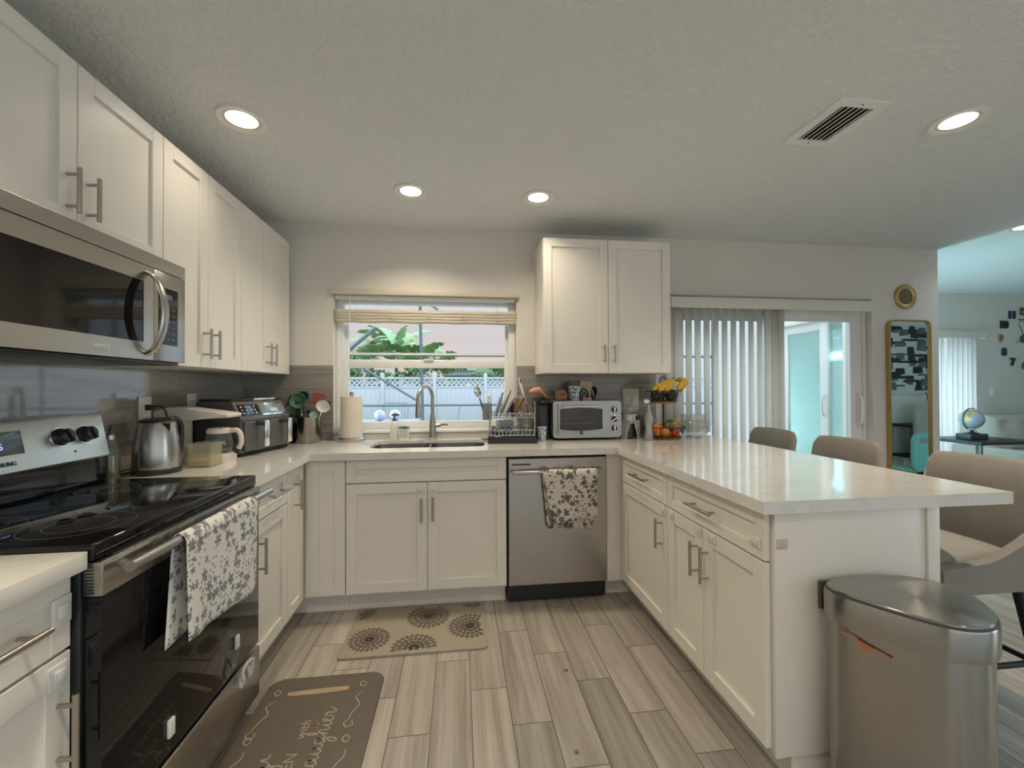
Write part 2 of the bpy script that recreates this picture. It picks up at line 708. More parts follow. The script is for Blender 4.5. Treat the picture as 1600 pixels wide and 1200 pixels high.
# back wall with kitchen window and patio door openings
WX0, WX1, WZ0, WZ1 = 0.588, 1.872, 0.95, 1.925
DX0, DX1, DZ1 = 3.05, 4.805, 1.985
wb_ = MB()
wb_.box(0, WX0, 0, 0.14, 0, KC).box(WX1, DX0, 0, 0.14, 0, KC).box(DX1, 5.43, 0, 0.14, 0, KC)
wb_.box(WX0, WX1, 0, 0.14, 0, WZ0).box(WX0, WX1, 0, 0.14, WZ1, KC).box(DX0, DX1, 0, 0.14, DZ1, KC)
struct(wb_.build('wall_back', m_wall, smooth=0))
# living room side wall (with its own patio glass door) and far walls
SY0, SY1, SZ1 = 0.70, 1.63, 2.02
ws = MB()
ws.box(5.29, 5.43, 0.14, SY0, 0, LC + .1).box(5.29, 5.43, SY1, LY + .15, 0, LC + .1).box(5.29, 5.43, SY0, SY1, SZ1, LC + .1)
struct(ws.build('wall_patio_side', m_wall, smooth=0))
LX0, LX1, LZ1 = 6.3, 8.47, 1.97
wl = MB()
wl.box(5.43, LX0, LY, LY + .15, 0, LC + .1).box(LX1, XE, LY, LY + .15, 0, LC + .1).box(LX0, LX1, LY, LY + .15, LZ1, LC + .1)
struct(wl.build('wall_living_back', m_wall, smooth=0))
wr_ = MB()
wr_.box(XE, XE + .15, YF, -5.6, 0, LC).box(XE, XE + .15, -2.6, LY, 0, LC).box(XE, XE + .15, -5.6, -2.6, 2.2, LC).box(XE, XE + .15, -5.6, -2.6, 0, .3)
struct(wr_.build('wall_right', m_wall, smooth=0))
wf = MB()
wf.box(-.15, .8, YF - .15, YF, 0, LC).box(8.8, XE + .15, YF - .15, YF, 0, LC).box(.8, 8.8, YF - .15, YF, 0, .25).box(.8, 8.8, YF - .15, YF, 2.25, LC)
struct(wf.build('wall_front', m_wall, smooth=0))
struct(MB().box(6.4, 8.9, -2.42, -2.30, 0, LC).build('wall_partition', m_wall, smooth=0))
bbm = MB().box(4.81, 5.44, -0.015, 0.0, 0, 0.10, .003)
struct(bbm.build('baseboard_back', m_trim))
struct(MB().box(8.48, XE, LY - .015, LY, 0, 0.10, .003).build('baseboard_living', m_trim))
# backsplash tile fields
bt = MB()
bt.box(0.0, WX0, -0.009, 0, .914, 1.431)
bt.box(WX1, 2.94, -0.009, 0, .914, 1.431)
struct(bt.build('trim_1', m_tile_back, smooth=0))
struct(MB().box(0, 0.009, -2.6, -0.009, .914, 1.431).build('trim_2', m_tile_side, smooth=0))


def frame_boxes(mb, x0, x1, z0, z1, w, y0, y1, bev=.003, wb=None, wt=None):
    wb = w if wb is None else wb
    wt = w if wt is None else wt
    mb.box(x0, x0 + w, y0, y1, z0, z1, bev)
    mb.box(x1 - w, x1, y0, y1, z0, z1, bev)
    mb.box(x0 + w, x1 - w, y0, y1, z0, z0 + wb, bev)
    mb.box(x0 + w, x1 - w, y0, y1, z1 - wt, z1, bev)


# kitchen window
w1 = sroot('window_1', (1.23, 0.1, WZ0))
f = MB()
frame_boxes(f, WX0 + .001, WX1 - .001, WZ0 + .001, WZ1 - .001, 0.05, 0.06, 0.135, wb=0.03, wt=.045)
f.build('window_frame', m_trim, w1)
f = MB()
frame_boxes(f, 0.635, 1.828, 0.982, 1.472, 0.038, 0.07, 0.095, wb=0.05, wt=0.055)
f.build('lower_sash', m_trim, w1)
f = MB()
frame_boxes(f, 0.635, 1.828, 1.43, 1.842, 0.03, 0.1, 0.125, wb=0.05, wt=0.022)
f.box(0.66, 1.80, .104, .122, 1.515, 1.53)
f.build('upper_sash', m_trim, w1)
MB().box(.67, 1.795, .08, .085, 1.03, 1.42).build('lower_pane', m_glass, w1, smooth=0)
MB().box(.66, 1.80, .11, .115, 1.478, 1.822).build('upper_pane', m_glass, w1, smooth=0)
MB().box(WX0 + .002, WX1 - .002, -0.012, 0.06, 0.955, 0.975, .004).build('window_sill', m_quartz, w1)
lk = MB().box(1.20, 1.27, .055, .07, 1.472, 1.485, .003)
lk.build('sash_lock', m_wplas, w1)

# patio sliding door
d1 = sroot('door_1', (3.93, 0.1, 0))
f = MB()
frame_boxes(f, DX0 + .001, DX1 - .001, 0.001, DZ1 - .001, 0.03, 0.05, 0.138, wb=.03, wt=.06)
f.build('door_frame', m_trim, d1)
f = MB()
frame_boxes(f, 3.9, 4.775, 0.03, 1.935, 0.105, 0.065, 0.09, wb=.12, wt=.13)
f.build('sliding_panel', m_trim, d1)
f = MB()
frame_boxes(f, 3.08, 4.0, 0.03, 1.935, 0.07, 0.1, 0.125, wb=.12, wt=.13)
f.build('fixed_panel', m_trim, d1)
MB().box(4.0, 4.68, .075, .08, .14, 1.85).build('sliding_pane', m_glass, d1, smooth=0)
MB().box(3.14, 3.94, .11, .115, .14, 1.85).build('fixed_pane', m_glass, d1, smooth=0)
hd = MB()
hd.tube(spline([(4.735, .06, 1.20), (4.735, .03, 1.18), (4.735, .018, 1.10), (4.735, .018, 1.06), (4.735, .03, .98), (4.735, .06, .96)], 5), .012, 10)
hd.box(4.722, 4.748, .05, .065, .94, 1.22, .004)
hd.build('door_handle', m_wplas, d1)

# living room patio glass door seen through the first one
d2 = sroot('door_2', (5.36, 1.16, 0))
f = MB()


def frame_boxes_x(mb, x0, x1, y0, y1, z0, z1, w, wb, wt):
    mb.box(x0, x1, y0, y0 + w, z0, z1, .003)
    mb.box(x0, x1, y1 - w, y1, z0, z1, .003)
    mb.box(x0, x1, y0 + w, y1 - w, z0, z0 + wb, .003)
    mb.box(x0, x1, y0 + w, y1 - w, z1 - wt, z1, .003)


frame_boxes_x(f, 5.27, 5.425, SY0 + .001, SY1 - .001, 0.001, SZ1 - .001, .035, .03, .04)
f.build('door_frame', m_trim, d2)
f = MB()
frame_boxes_x(f, 5.31, 5.345, .95, 1.6, .03, 1.98, .10, .12, .10)
f.build('sliding_panel', m_trim, d2)
m_aqua = glass_mat('aqua_reflection_glass', (0.80, 0.93, 0.92), 0.0, 0.10, ((0.50, 0.66, 0.66), 0.30))  # aqua reflection of sky and yard put into the tint and diffuse mix
MB().box(5.325, 5.33, 1.04, 1.51, .14, 1.89).build('sliding_pane', m_aqua, d2, smooth=0)
MB().box(5.36, 5.365, .73, 1.0, .04, 1.98).build('fixed_pane', m_aqua, d2, smooth=0)
hd = MB()
hd.tube(spline([(5.30, .985, 1.18), (5.275, .985, 1.15), (5.268, .985, 1.07), (5.275, .985, .99), (5.30, .985, .96)], 5), .010, 8)
hd.build('door_handle', m_wplas, d2)

# living room window (wide, with vertical blinds)
w2 = sroot('window_2', (7.4, LY, 0))
f = MB()
frame_boxes(f, LX0 + .001, LX1 - .001, .001, LZ1 - .001, .05, LY + .05, LY + .12, wb=.06)
f.box(7.36, 7.42, LY + .06, LY + .11, .06, 1.92, .003)
f.build('window_frame', m_trim, w2)
MB().box(6.34, 8.43, LY + .08, LY + .085, .05, 1.93).build('window_pane', m_glass, w2, smooth=0)
# added unseen windows in the right and front walls, framing the fill lamps
for nm, fn in (('fill_window_3', 'x'), ('fill_window_4', 'y')):
    w3 = sroot(nm, (XE, -4.1, .3) if fn == 'x' else (4.8, YF, .25))
    f = MB()
    if fn == 'x':
        frame_boxes_x(f, XE + .04, XE + .11, -5.599, -2.601, .301, 2.199, .05, .05, .05)
        f.build('window_frame', m_trim, w3)
        MB().box(XE + .07, XE + .075, -5.56, -2.64, .34, 2.16).build('window_pane', m_glass, w3, smooth=0)
    else:
        frame_boxes(f, .801, 8.799, .251, 2.249, .05, YF - .11, YF - .04)
        for xm in (2.8, 4.8, 6.8):
            f.box(xm - .03, xm + .03, YF - .10, YF - .05, .30, 2.20, .003)
        f.build('window_frame', m_trim, w3)
        MB().box(.84, 8.76, YF - .075, YF - .07, .29, 2.21).build('window_pane', m_glass, w3, smooth=0)

# ------------------------------------------------------------------ recessed lights
m_ring = M('lamp_trim_ring', (0.78, 0.76, 0.72), 0.5)
m_baffle = M('lamp_baffle', (0.75, 0.66, 0.52), 0.35)
LPOS = [(0.547, -1.16), (1.181, -0.575), (1.929, -0.58), (3.588, -1.507)]
LLAB = ['recessed ceiling light nearest the white cabinets above the stove', 'recessed ceiling light in front of the window, on the stove side',
        'recessed ceiling light in front of the pair of wall cabinets', 'recessed ceiling light beyond the air vent, over the peninsula stools']
LENERGY = 6.0


def can_light(loc, label, col=(1.0, 0.85, 0.64), en=LENERGY):
    t = thing('recessed_light', label, 'ceiling light', loc, 'recessed ceiling lights')
    z = loc[2]
    r = MB()
    r.lathe([(.098, 0), (.098, -.006), (.092, -.010), (.074, -.006), (.070, 0.0)], loc, 40, cap=False)
    r.build('trim_ring', m_ring, t)
    b_ = MB()
    b_.lathe([(.0735, -.0052), (.066, -.0045), (.060, -.0035)], loc, 40, cap=False)
    b_.build('baffle', m_baffle, t)
    l_ = MB()
    l_.lathe([(.0, -.0030), (.062, -.0030)], loc, 40, cap=False)
    l_.build('lens', m_lens, t)
    o = area('lamp', (0, 0, -.012), (.12, .12), en, col, (0, 0, -1), spread=R(130), shape='DISK')
    o.parent = t
    return t


for (x, y), lb in zip(LPOS, LLAB):
    can_light((x, y, KC), lb, en=LENERGY * (.2 if x < 1 else 1.6 if x > 3 else 1.1 if x < 1.5 else .45))
for x, y, k in ((1.0, -2.65, 1.7), (3.4, -3.6, .15), (1.3, -4.4, 1.3), (3.6, -5.0, .3)):
    can_light((x, y, KC), 'added recessed ceiling light behind the viewpoint, outside the picture', en=LENERGY * k)  # unseen cans added as fill from behind the camera
can_light((5.9, -0.25, LC), 'recessed ceiling light in the living room ceiling', (0.8, 0.95, 1.0), 3)
can_light((7.4, -0.4, LC), 'added recessed ceiling light of the living room outside the picture', (0.8, 0.95, 1.0), 3)  # unseen can added for cool light in the living room

# ceiling vent
vt = thing('ceiling_vent', 'white rectangular air vent with slats set in the kitchen ceiling', 'vent', (3.07, -1.425, KC))
VX0, VX1, VY0, VY1 = 2.955, 3.19, -1.58, -1.272
f = MB()
f.plate([(VX0, VY0), (VX1, VY0), (VX1, VY1), (VX0, VY1)], [[(VX0 + .045, VY0 + .04), (VX1 - .045, VY0 + .04), (VX1 - .045, VY1 - .04), (VX0 + .045, VY1 - .04)]], XY, KC - .008, KC)
for y in (VY0 + .02, VY1 - .02):
    f.mi = 1
    f.lathe([(.004, KC - .0095), (.004, KC - .0081)], ((VX0 + VX1) / 2, y, 0), 10)
    f.mi = 0
f.build('vent_frame', [m_trim, m_dgrey], vt, smooth=0)
MB().box(VX0 + .04, VX1 - .04, VY0 + .035, VY1 - .035, KC - .0015, KC - .0005).build('backing', m_black, vt, smooth=0)
for i in range(6):
    x = VX0 + .058 + i * .0238
    sl = MB()
    sl.box(-.0075, .0075, VY0 + .04, VY1 - .04, -.001, .001, mat=Matrix.Translation((x, 0, KC - .006)) @ Matrix.Rotation(R(-28), 4, 'Y'))
    sl.build('slat', m_trim, vt, smooth=0)


# ================================================================== CABINETS
class Fr:
    """cabinet face frame: u along the run, z up, n outward"""

    def __init__(self, kind, pos):
        self.kind, self.pos = kind, pos

    def box(self, mb, u0, u1, z0, z1, n0, n1, bev=.0015, seg=1):
        p = self.pos
        if self.kind == 'L':      # faces +x, u = y
            mb.box(p + n0, p + n1, u0, u1, z0, z1, bev, seg)
        elif self.kind == 'B':    # faces -y, u = x
            mb.box(u0, u1, p - n1, p - n0, z0, z1, bev, seg)
        else:                     # 'P' faces -x, u = y
            mb.box(p - n1, p - n0, u0, u1, z0, z1, bev, seg)

    def pt(self, u, z, n):
        p = self.pos
        if self.kind == 'L':
            return Vector((p + n, u, z))
        if self.kind == 'B':
            return Vector((u, p - n, z))
        return Vector((p - n, u, z))


def shaker(fr, parent, name, u0, u1, z0, z1, rail=.057, label=None):
    mb = MB()
    fr.box(mb, u0, u0 + rail, z0, z1, 0, .02)
    fr.box(mb, u1 - rail, u1, z0, z1, 0, .02)
    fr.box(mb, u0 + rail, u1 - rail, z0, z0 + rail, 0, .02)
    fr.box(mb, u0 + rail, u1 - rail, z1 - rail, z1, 0, .02)
    fr.box(mb, u0 + rail - .002, u1 - rail + .002, z0 + rail - .002, z1 - rail + .002, 0, .009, 0)
    return mb.build(name, m_cab, parent, label=label)


def pull(fr, parent, u, z, length, vert, square=False):
    mb = MB()
    n = .034
    h = length / 2
    if vert:
        a, b_ = fr.pt(u, z - h, .02 + n), fr.pt(u, z + h, .02 + n)
        ps = [(u, z - h * .7), (u, z + h * .7)]
    else:
        a, b_ = fr.pt(u - h, z, .02 + n), fr.pt(u + h, z, .02 + n)
        ps = [(u - h * .7, z), (u + h * .7, z)]
    mb.cyl(a, b_, .0062, 12)
    for q in ps:
        mb.cyl(fr.pt(q[0], q[1], .0195), fr.pt(q[0], q[1], .02 + n), .005, 10)
    return mb.build('handle', m_nickel, parent)


def lock(fr, parent, u, z, w=.042, h=.034):
    mb = MB()
    fr.box(mb, u - w / 2, u + w / 2, z - h / 2, z + h / 2, .0198, .026, .003, 3)
    fr.box(mb, u - w * .28, u + w * .28, z - h * .24, z + h * .24, .0255, .030, .002, 2)
    return mb.build('child_lock', m_lock, parent, smooth=50)


G = .0015
# ---- wall cabinets over the stove run (front plane x = .29 + .02)
FU = Fr('L', .29)
ZB, ZT = 1.367, 2.264


def wall_cab(label, y0, ys, y1, z0, hz, hl, group='wall cabinets over the stove counter'):
    t = thing('wall_cabinet', label, 'cabinet', (.15, (y0 + y1) / 2, z0), group)
    MB().box(.002, .289, y0 + .001, y1 - .001, z0, ZT).build('body', m_cab, t, smooth=0)
    a = shaker(FU, t, 'door', y0 + G, ys - G, z0 + .001, ZT - .001)
    pull(FU, a, ys - .035, hz, hl, True)
    b_ = shaker(FU, t, 'door', ys + G, y1 - G, z0 + .001, ZT - .001)
    pull(FU, b_, ys + .035, hz, hl, True)
    return t


wall_cab('short white two-door wall cabinet directly above the microwave', -2.015, -1.637, -1.263, 1.748, 1.86, .135)
wall_cab('tall white two-door wall cabinet next to the microwave', -1.262, -0.965, -0.665, ZB, 1.475, .135)
wall_cab('white two-door wall cabinet in the corner beside the window', -0.664, -0.345, -0.03, ZB, 1.475, .135)
# ---- wall cabinet between window and patio door
FB2 = Fr('B', -.31)
t = thing('wall_cabinet', 'white two-door wall cabinet hanging between the window and the patio door', 'cabinet', (2.45, -.15, ZB))
MB().box(2.007, 2.894, -.309, -.001, ZB, ZT).build('body', m_cab, t, smooth=0)
a = shaker(FB2, t, 'door', 2.007 + G, 2.451 - G, ZB + .001, ZT - .001)
pull(FB2, a, 2.418, 1.495, .12, True)
a = shaker(FB2, t, 'door', 2.451 + G, 2.894 - G, ZB + .001, ZT - .001)
pull(FB2, a, 2.486, 1.495, .12, True)

# ---- base cabinets, stove run
CH = .873
FL = Fr('L', .595)
t = thing('base_cabinet', 'white base cabinet with drawer and door on the near side of the stove', 'cabinet', (.3, -2.26, 0))
bd = MB().box(.002, .594, -2.50, -2.024, .11, CH).box(.002, .53, -2.50, -2.024, .0, .11)
bd.build('body', m_cab, t, smooth=0)
dr = shaker(FL, t, 'drawer', -2.50 + G, -2.026, .712, .868, .045)
pull(FL, dr, -2.20, .79, .18, False)
lock(FL, dr, -2.052, .80, .045, .06)
do = shaker(FL, t, 'door', -2.50 + G, -2.026, .125, .705)
pull(FL, do, -2.055, .545, .16, True)
lock(FL, do, -2.06, .668, .045, .05)
t = thing('base_cabinet', 'white base cabinet with drawer and door between the stove and the corner cabinet', 'cabinet', (.3, -1.06, 0))
bd = MB().box(.002, .594, -1.258, -.856, .11, CH).box(.002, .53, -1.258, -.856, .0, .11)
bd.build('body', m_cab, t, smooth=0)
dr = shaker(FL, t, 'drawer', -1.258 + G, -.858, .712, .868, .045)
pull(FL, dr, -1.0, .79, .17, False)
do = shaker(FL, t, 'door', -1.258 + G, -.858, .125, .705)
pull(FL, do, -1.165, .565, .15, True)
lock(FL, do, -1.195, .672, .045, .05)
t = thing('corner_cabinet', 'white corner base cabinet with a narrow door and a narrow fixed panel', 'cabinet', (.4, -.5, 0))
bd = MB().box(.002, .594, -.854, -.002, .11, CH).box(.002, .53, -.854, -.002, 0, .11).box(.594, .826, -.594, -.002, .11, CH).box(.53, .826, -.53, -.002, 0, .11)
bd.build('body', m_cab, t, smooth=0)
do = shaker(FL, t, 'door', -.853, -.642, .125, .868, .05)
pull(FL, do, -.765, .725, .15, True)
FB = Fr('B', -.595)
pn = MB()
FB.box(pn, .617, .826 - G, .125, .868, -.02, .012)
for u0, u1, z0, z1 in ((.617, .685, .125, .868), (.765, .826 - G, .125, .868), (.685, .765, .125, .185), (.685, .765, .81, .868)):
    FB.box(pn, u0, u1, z0, z1, .012, .02)
pn.build('filler_panel', m_cab, t)
# ---- sink base
t = thing('sink_cabinet', 'white two-door base cabinet under the sink', 'cabinet', (1.27, -.3, 0))
bd = MB().box(.828, 1.728, -.594, -.57, .11, CH).box(.828, .846, -.57, -.002, .11, CH).box(1.71, 1.728, -.57, -.002, .11, CH)
bd.box(.846, 1.71, -.57, -.002, .11, .128).box(.828, 1.728, -.53, -.002, 0, .11)
bd.build('body', m_cab, t, smooth=0)
shaker(FB, t, 'false_drawer_front', .828 + G, 1.726, .742, .868, .05)
a = shaker(FB, t, 'door', .828 + G, 1.275 - G, .125, .735)
pull(FB, a, 1.242, .585, .135, True)
lock(FB, a, 1.236, .697)
a = shaker(FB, t, 'door', 1.275 + G, 1.726, .125, .735)
pull(FB, a, 1.306, .590, .135, True)
lock(FB, a, 1.312, .697)
# ---- dishwasher
t = thing('dishwasher', 'stainless dishwasher with bar handle built in beside the sink cabinet', 'dishwasher', (2.03, -.3, 0))
MB().box(1.736, 2.331, -.58, -.002, .02, .868).build('tub_body', m_black, t, smooth=0)
MB().box(1.738, 2.329, -.622, -.581, .118, .858, .006).build('door', m_steel, t, smooth=15)
k = MB().box(1.742, 2.325, -.545, -.50, .0, .116)
k.mi = 1
for x in (1.78, 2.29):
    k.lathe([(.008, -.547), (.008, -.545)], (x, 0, .07), 10, 'Y')
k.build('toe_kick', [m_black, m_chrome], t, smooth=0)
h = MB().box(1.752, 2.312, -.674, -.656, .772, .794, .006, 3)
for x in (1.78, 2.285):
    h.box(x - .012, x + .012, -.66, -.6225, .774, .792, .003)
h.build('handle', m_steelh, t)
MB().box(1.758, 1.868, -.6245, -.621, .818, .828, .001).build('control_slot', m_dgrey, t)
# ---- fillers + peninsula
FP = Fr('P', 2.44)
t = thing('peninsula_cabinet', 'white peninsula base cabinet with one drawer over one door, next to the dishwasher', 'cabinet', (2.7, -.9, 0))
bd = MB().box(2.441, 3.005, -1.187, -.596, .11, CH).box(2.51, 3.005, -1.187, -.53, 0, .11)
bd.box(2.334, 2.44, -.606, -.58, .11, CH).box(2.334, 2.51, -.53, -.51, 0, .11)
bd.build('body', m_cab, t, smooth=0)
dr = shaker(FP, t, 'drawer', -1.187 + G, -.625, .715, .866, .042)
pull(FP, dr, -.915, .792, .19, False)
do = shaker(FP, t, 'door', -1.187 + G, -.625, .125, .709)
pull(FP, do, -1.135, .572, .14, True)
lock(FP, do, -1.155, .686, .036, .05)
t = thing('peninsula_cabinet', 'white peninsula base cabinet with one wide drawer over two doors, at the open end', 'cabinet', (2.7, -1.5, 0))
bd = MB().box(2.441, 3.005, -1.826, -1.189, .11, CH).box(2.51, 3.005, -1.826, -1.189, 0, .11)
bd.build('body', m_cab, t, smooth=0)
dr = shaker(FP, t, 'drawer', -1.824, -1.189 - G, .715, .866, .042)
pull(FP, dr, -1.49, .79, .18, False)
lock(FP, dr, -1.785, .765, .05, .034)
do = shaker(FP, t, 'door', -1.479 + G, -1.189 - G, .125, .709)
pull(FP, do, -1.442, .575, .14, True)
lock(FP, do, -1.235, .688, .03, .036)
lock(FP, do, -1.458, .690, .034, .04)
do = shaker(FP, t, 'door', -1.824, -1.479 - G, .125, .709)
pull(FP, do, -1.515, .575, .14, True)
lock(FP, do, -1.545, .69, .045, .036)
t = thing('peninsula_end_panel', 'plain white panels closing the end and stool side of the peninsula', 'panel', (2.75, -1.84, 0))
MB().box(2.441, 3.028, -1.842, -1.827, .105, CH, .002).build('end_panel', m_cab, t)
MB().box(2.50, 3.01, -1.834, -1.827, 0, .105).build('toe_board', m_cab, t)
MB().box(3.006, 3.028, -1.826, -.01, .0, CH, .002).build('back_panel', m_cab, t)
MB().box(2.985, 3.03, -1.850, -1.842, .10, CH, .002).build('corner_trim', m_cab, t)
mk = MB().box(2.447, 2.485, -1.8435, -1.8421, .758, .79, .0005)
mk.build('tape_mark', M('yellowed_tape', (.62, .54, .42), .4), t)

# ---- countertops
m_ = MB()
SX0, SX1, SYa, SYb = .915, 1.615, -.475, -.115
hole = rrect(SX0, 1.255, SYa, SYb, .07, 6)
hole2 = rrect(1.275, SX1, SYa, SYb, .07, 6)
outer = [(.0095, -1.258), (.645, -1.258), (.645, -.645), (2.392, -.645), (2.392, -1.858), (3.30, -1.858), (3.30, -.002), (.0095, -.0095)]
outer = [(.0095, -1.258), (.645, -1.258), (.645, -.645), (2.392, -.645), (2.392, -1.858), (3.305, -1.858), (3.30, -.0095), (.0095, -.0095)]
m_.plate(outer, [rrect(SX0, SX1, SYa, SYb, .07, 6)], XY, .914, .8935)
for q in ((.60, .645, -1.258, -.645), (.60, 2.43, -.645, -.60), (2.392, 2.43, -1.858, -.645), (2.43, 3.305, -1.858, -1.815), (3.262, 3.303, -1.815, -.0095)):
    m_.box(*q, .8745, .8936)
ct = m_.build('countertop', m_quartz, smooth=0)
tag(ct, 'white quartz worktop running round the corner, past the sink and out over the peninsula', 'countertop')
ct2 = MB().box(.0095, .645, -2.505, -2.022, .8745, .914, .002).build('countertop', m_quartz)
tag(ct2, 'short white quartz worktop on the near side of the stove', 'countertop')

# ---- sink
t = thing('kitchen_sink', 'stainless double-bowl undermount sink below the window', 'sink', (1.265, -.295, .70))


m_sinkst = M('sink_steel', (.36, .35, .34), .3, 1.0, var=.08)


def bowl(x0, x1, y0, y1, depth):
    mb = MB()
    rings = []
    for ins, z, r in ((0, .8932, .07), (.004, .80, .07), (.012, .914 - depth + .03, .065), (.035, .914 - depth, .05)):
        rings.append([(u, v, z) for u, v in rrect(x0 + ins, x1 - ins, y0 + ins, y1 - ins, r, 6)])
    mb.ring_loft(rings, True, False)
    mb.b.faces.new([mb.b.verts.new(p) for p in rings[-1]])
    return mb


for nm, x0, x1 in (('bowl', SX0 - .004, 1.257), ('bowl', 1.273, SX1 + .004)):
    o = bowl(x0, x1, SYa - .004, SYb + .004, .2).build(nm, m_sinkst, t, normals=False)
    dn = MB().lathe([(.045, .7155), (.04, .7195), (.022, .7165), (.0, .7165)], ((x0 + x1) / 2, -.28, 0), 24)
    dn.build('drain', m_chrome, o)
MB().box(1.2575, 1.2725, SYa + .03, SYb - .03, .76, .8925, .004).build('divider', m_steel, t)

# ---- faucet
t = thing('faucet', 'brushed nickel gooseneck pull-down tap with side lever behind the sink', 'faucet', (1.27, -.068, .914))
B0 = Vector((1.27, -.068, .914))
MB().lathe([(.031, 0), (.031, .006), (.027, .010), (.025, .03), (.0235, .10), (.022, .13), (.015, .175), (.013, .18)], B0, 24).build('base', m_nickel, t)
dirv = Vector((-.085, -.16, 0))
pts = [B0 + Vector((0, 0, .17)), B0 + Vector((0, 0, .26))]
ctr = B0 + dirv * .5 + Vector((0, 0, .28))
rad = dirv.length / 2
for i in range(13):
    a = PI - PI * i / 12 * 1.05
    pts.append(ctr + dirv.normalized() * rad * math.cos(a) + Vector((0, 0, rad * math.sin(a))))
MB().tube(pts, .0125, 14).build('gooseneck', m_nickel, t)
pe = pts[-1]
dn = (pts[-1] - pts[-2]).normalized()
MB().tube([pe, pe + dn * .03, pe + dn * .09, pe + dn * .105], [.0135, .016, .020, .019], 16).build('spray_head', m_nickel, t)
lv = MB().cyl(B0 + Vector((.02, 0, .095)), B0 + Vector((.055, 0, .098)), .016, 16)
lv.tube([B0 + Vector((.05, 0, .098)), B0 + Vector((.075, -.01, .103)), B0 + Vector((.105, -.03, .104))], [.009, .008, .007], 10)
lv.build('lever', m_nickel, t)

# ================================================================== RANGE
RY0, RY1 = -2.018, -1.262
t = thing('stove', 'freestanding stainless electric stove with black glass top and oven door', 'stove', (.34, -1.64, 0))
bd = MB().box(.03, .625, RY0 + .002, RY1 - .002, .03, .8875, .004)
for x in (.08, .56):
    for y in (RY0 + .06, RY1 - .06):
        bd.lathe([(.02, 0), (.02, .032)], (x, y, 0), 12)
bd.build('body', M('stove_side_black', (.022, .023, .03), .35), t)
ck = MB().box(.108, .652, RY0, RY1, .888, .927, .006, 3)
ck.build('cooktop', m_bglass, t)
m_burn = M('printed_burner_mark', (.10, .10, .10), .3)
for x, y, r in ((.27, -1.86, .085), (.27, -1.43, .105), (.50, -1.86, .11), (.50, -1.43, .09)):
    for rr in (r, r * .62):
        rings = MB()
        rings.lathe([(rr - .0015, .9272), (rr - .0015, .9275), (rr, .9275), (rr, .9272)], (x, y, 0), 48, cap=False)
        rings.build('burner_ring', m_burn, t)
# backguard
bg = MB()
prof = [(.012, .90), (.105, .90), (.112, .93), (.108, 1.015), (.012, 1.015)]
bg.prism(prof, lambda u, v, d: (u, d, v), RY0, RY1)
bg.build('lower_guard', m_bglass, t, smooth=0)
pf = [(.012, 1.016), (.118, 1.016), (.124, 1.022), (.094, 1.168), (.087, 1.176), (.012, 1.176)]
cg = MB().prism(pf, lambda u, v, d: (u, d, v), RY0, RY1)
bgo = cg.build('control_panel', m_panelsilver, t)
# panel face direction
pa, pb = Vector((.124, 0, 1.022)), Vector((.094, 0, 1.168))
pu = (pb - pa).normalized()
pn_ = Vector((pu.z, 0, -pu.x))


def face_pt(y, s, n=0.0):
    q = pa + pu * s + pn_ * n
    return Vector((q.x, y, q.z))


dm = Matrix(((0, pu.x, pn_.x, 0), (1, 0, 0, 0), (0, pu.z, pn_.z, 0), (0, 0, 0, 1)))


def on_face(y, s, n=0.0):
    m4 = dm.copy()
    q = face_pt(y, s, n)
    m4.translation = q
    return m4


ds = MB()
ds.box(-.13, .13, -.036, .036, 0, .002, .001, mat=on_face(-1.70, .088))
ds.build('display', M('display_glass', (.10, .12, .12), .08), bgo)
tx = MB().text('10:05', .026, on_face(-1.66, .078, .0028), .0003)
tx.build('clock_digits', M('blue_digits', (.05, .1, .3), .4, emit=(.25, .45, 1.0), es=1.6), bgo, smooth=0)
tx = MB().text('SAMSUNG', .017, on_face(-1.640, .025, .0012), .0003, bold=.0004)
tx.build('brand_lettering', m_black, bgo, smooth=0)
for y in (-1.352, -1.445, -1.835, -1.93):
    kb = MB()
    kb.lathe([(.030, 0), (.030, .006), (.026, .010), (.024, .030), (.020, .033)], (0, 0, 0), 24)
    kb.box(-.005, .005, -.022, .022, .03, .040, .002)
    bmesh.ops.transform(kb.b, matrix=on_face(y, .088) @ Matrix.Rotation(R(20), 4, 'Z'), verts=kb.b.verts[:])
    ko = kb.build('knob', m_black, t)
    mk = MB().lathe([(.0335, .0), (.0335, .003), (.0305, .003), (.0305, 0)], (0, 0, 0), 24, cap=False)
    bmesh.ops.transform(mk.b, matrix=on_face(y, .088), verts=mk.b.verts[:])
    mk.build('knob_ring', m_chrome, ko)
dots = MB()
for y, s in ((-1.40, .105), (-1.40, .032)):
    dots.lathe([(.004, .0005), (.004, .0012)], (0, 0, 0), 10)
    bmesh.ops.transform(dots.b, matrix=on_face(y, s), verts=dots.b.verts[-20:])
dots.build('indicator_dots', m_black, bgo)
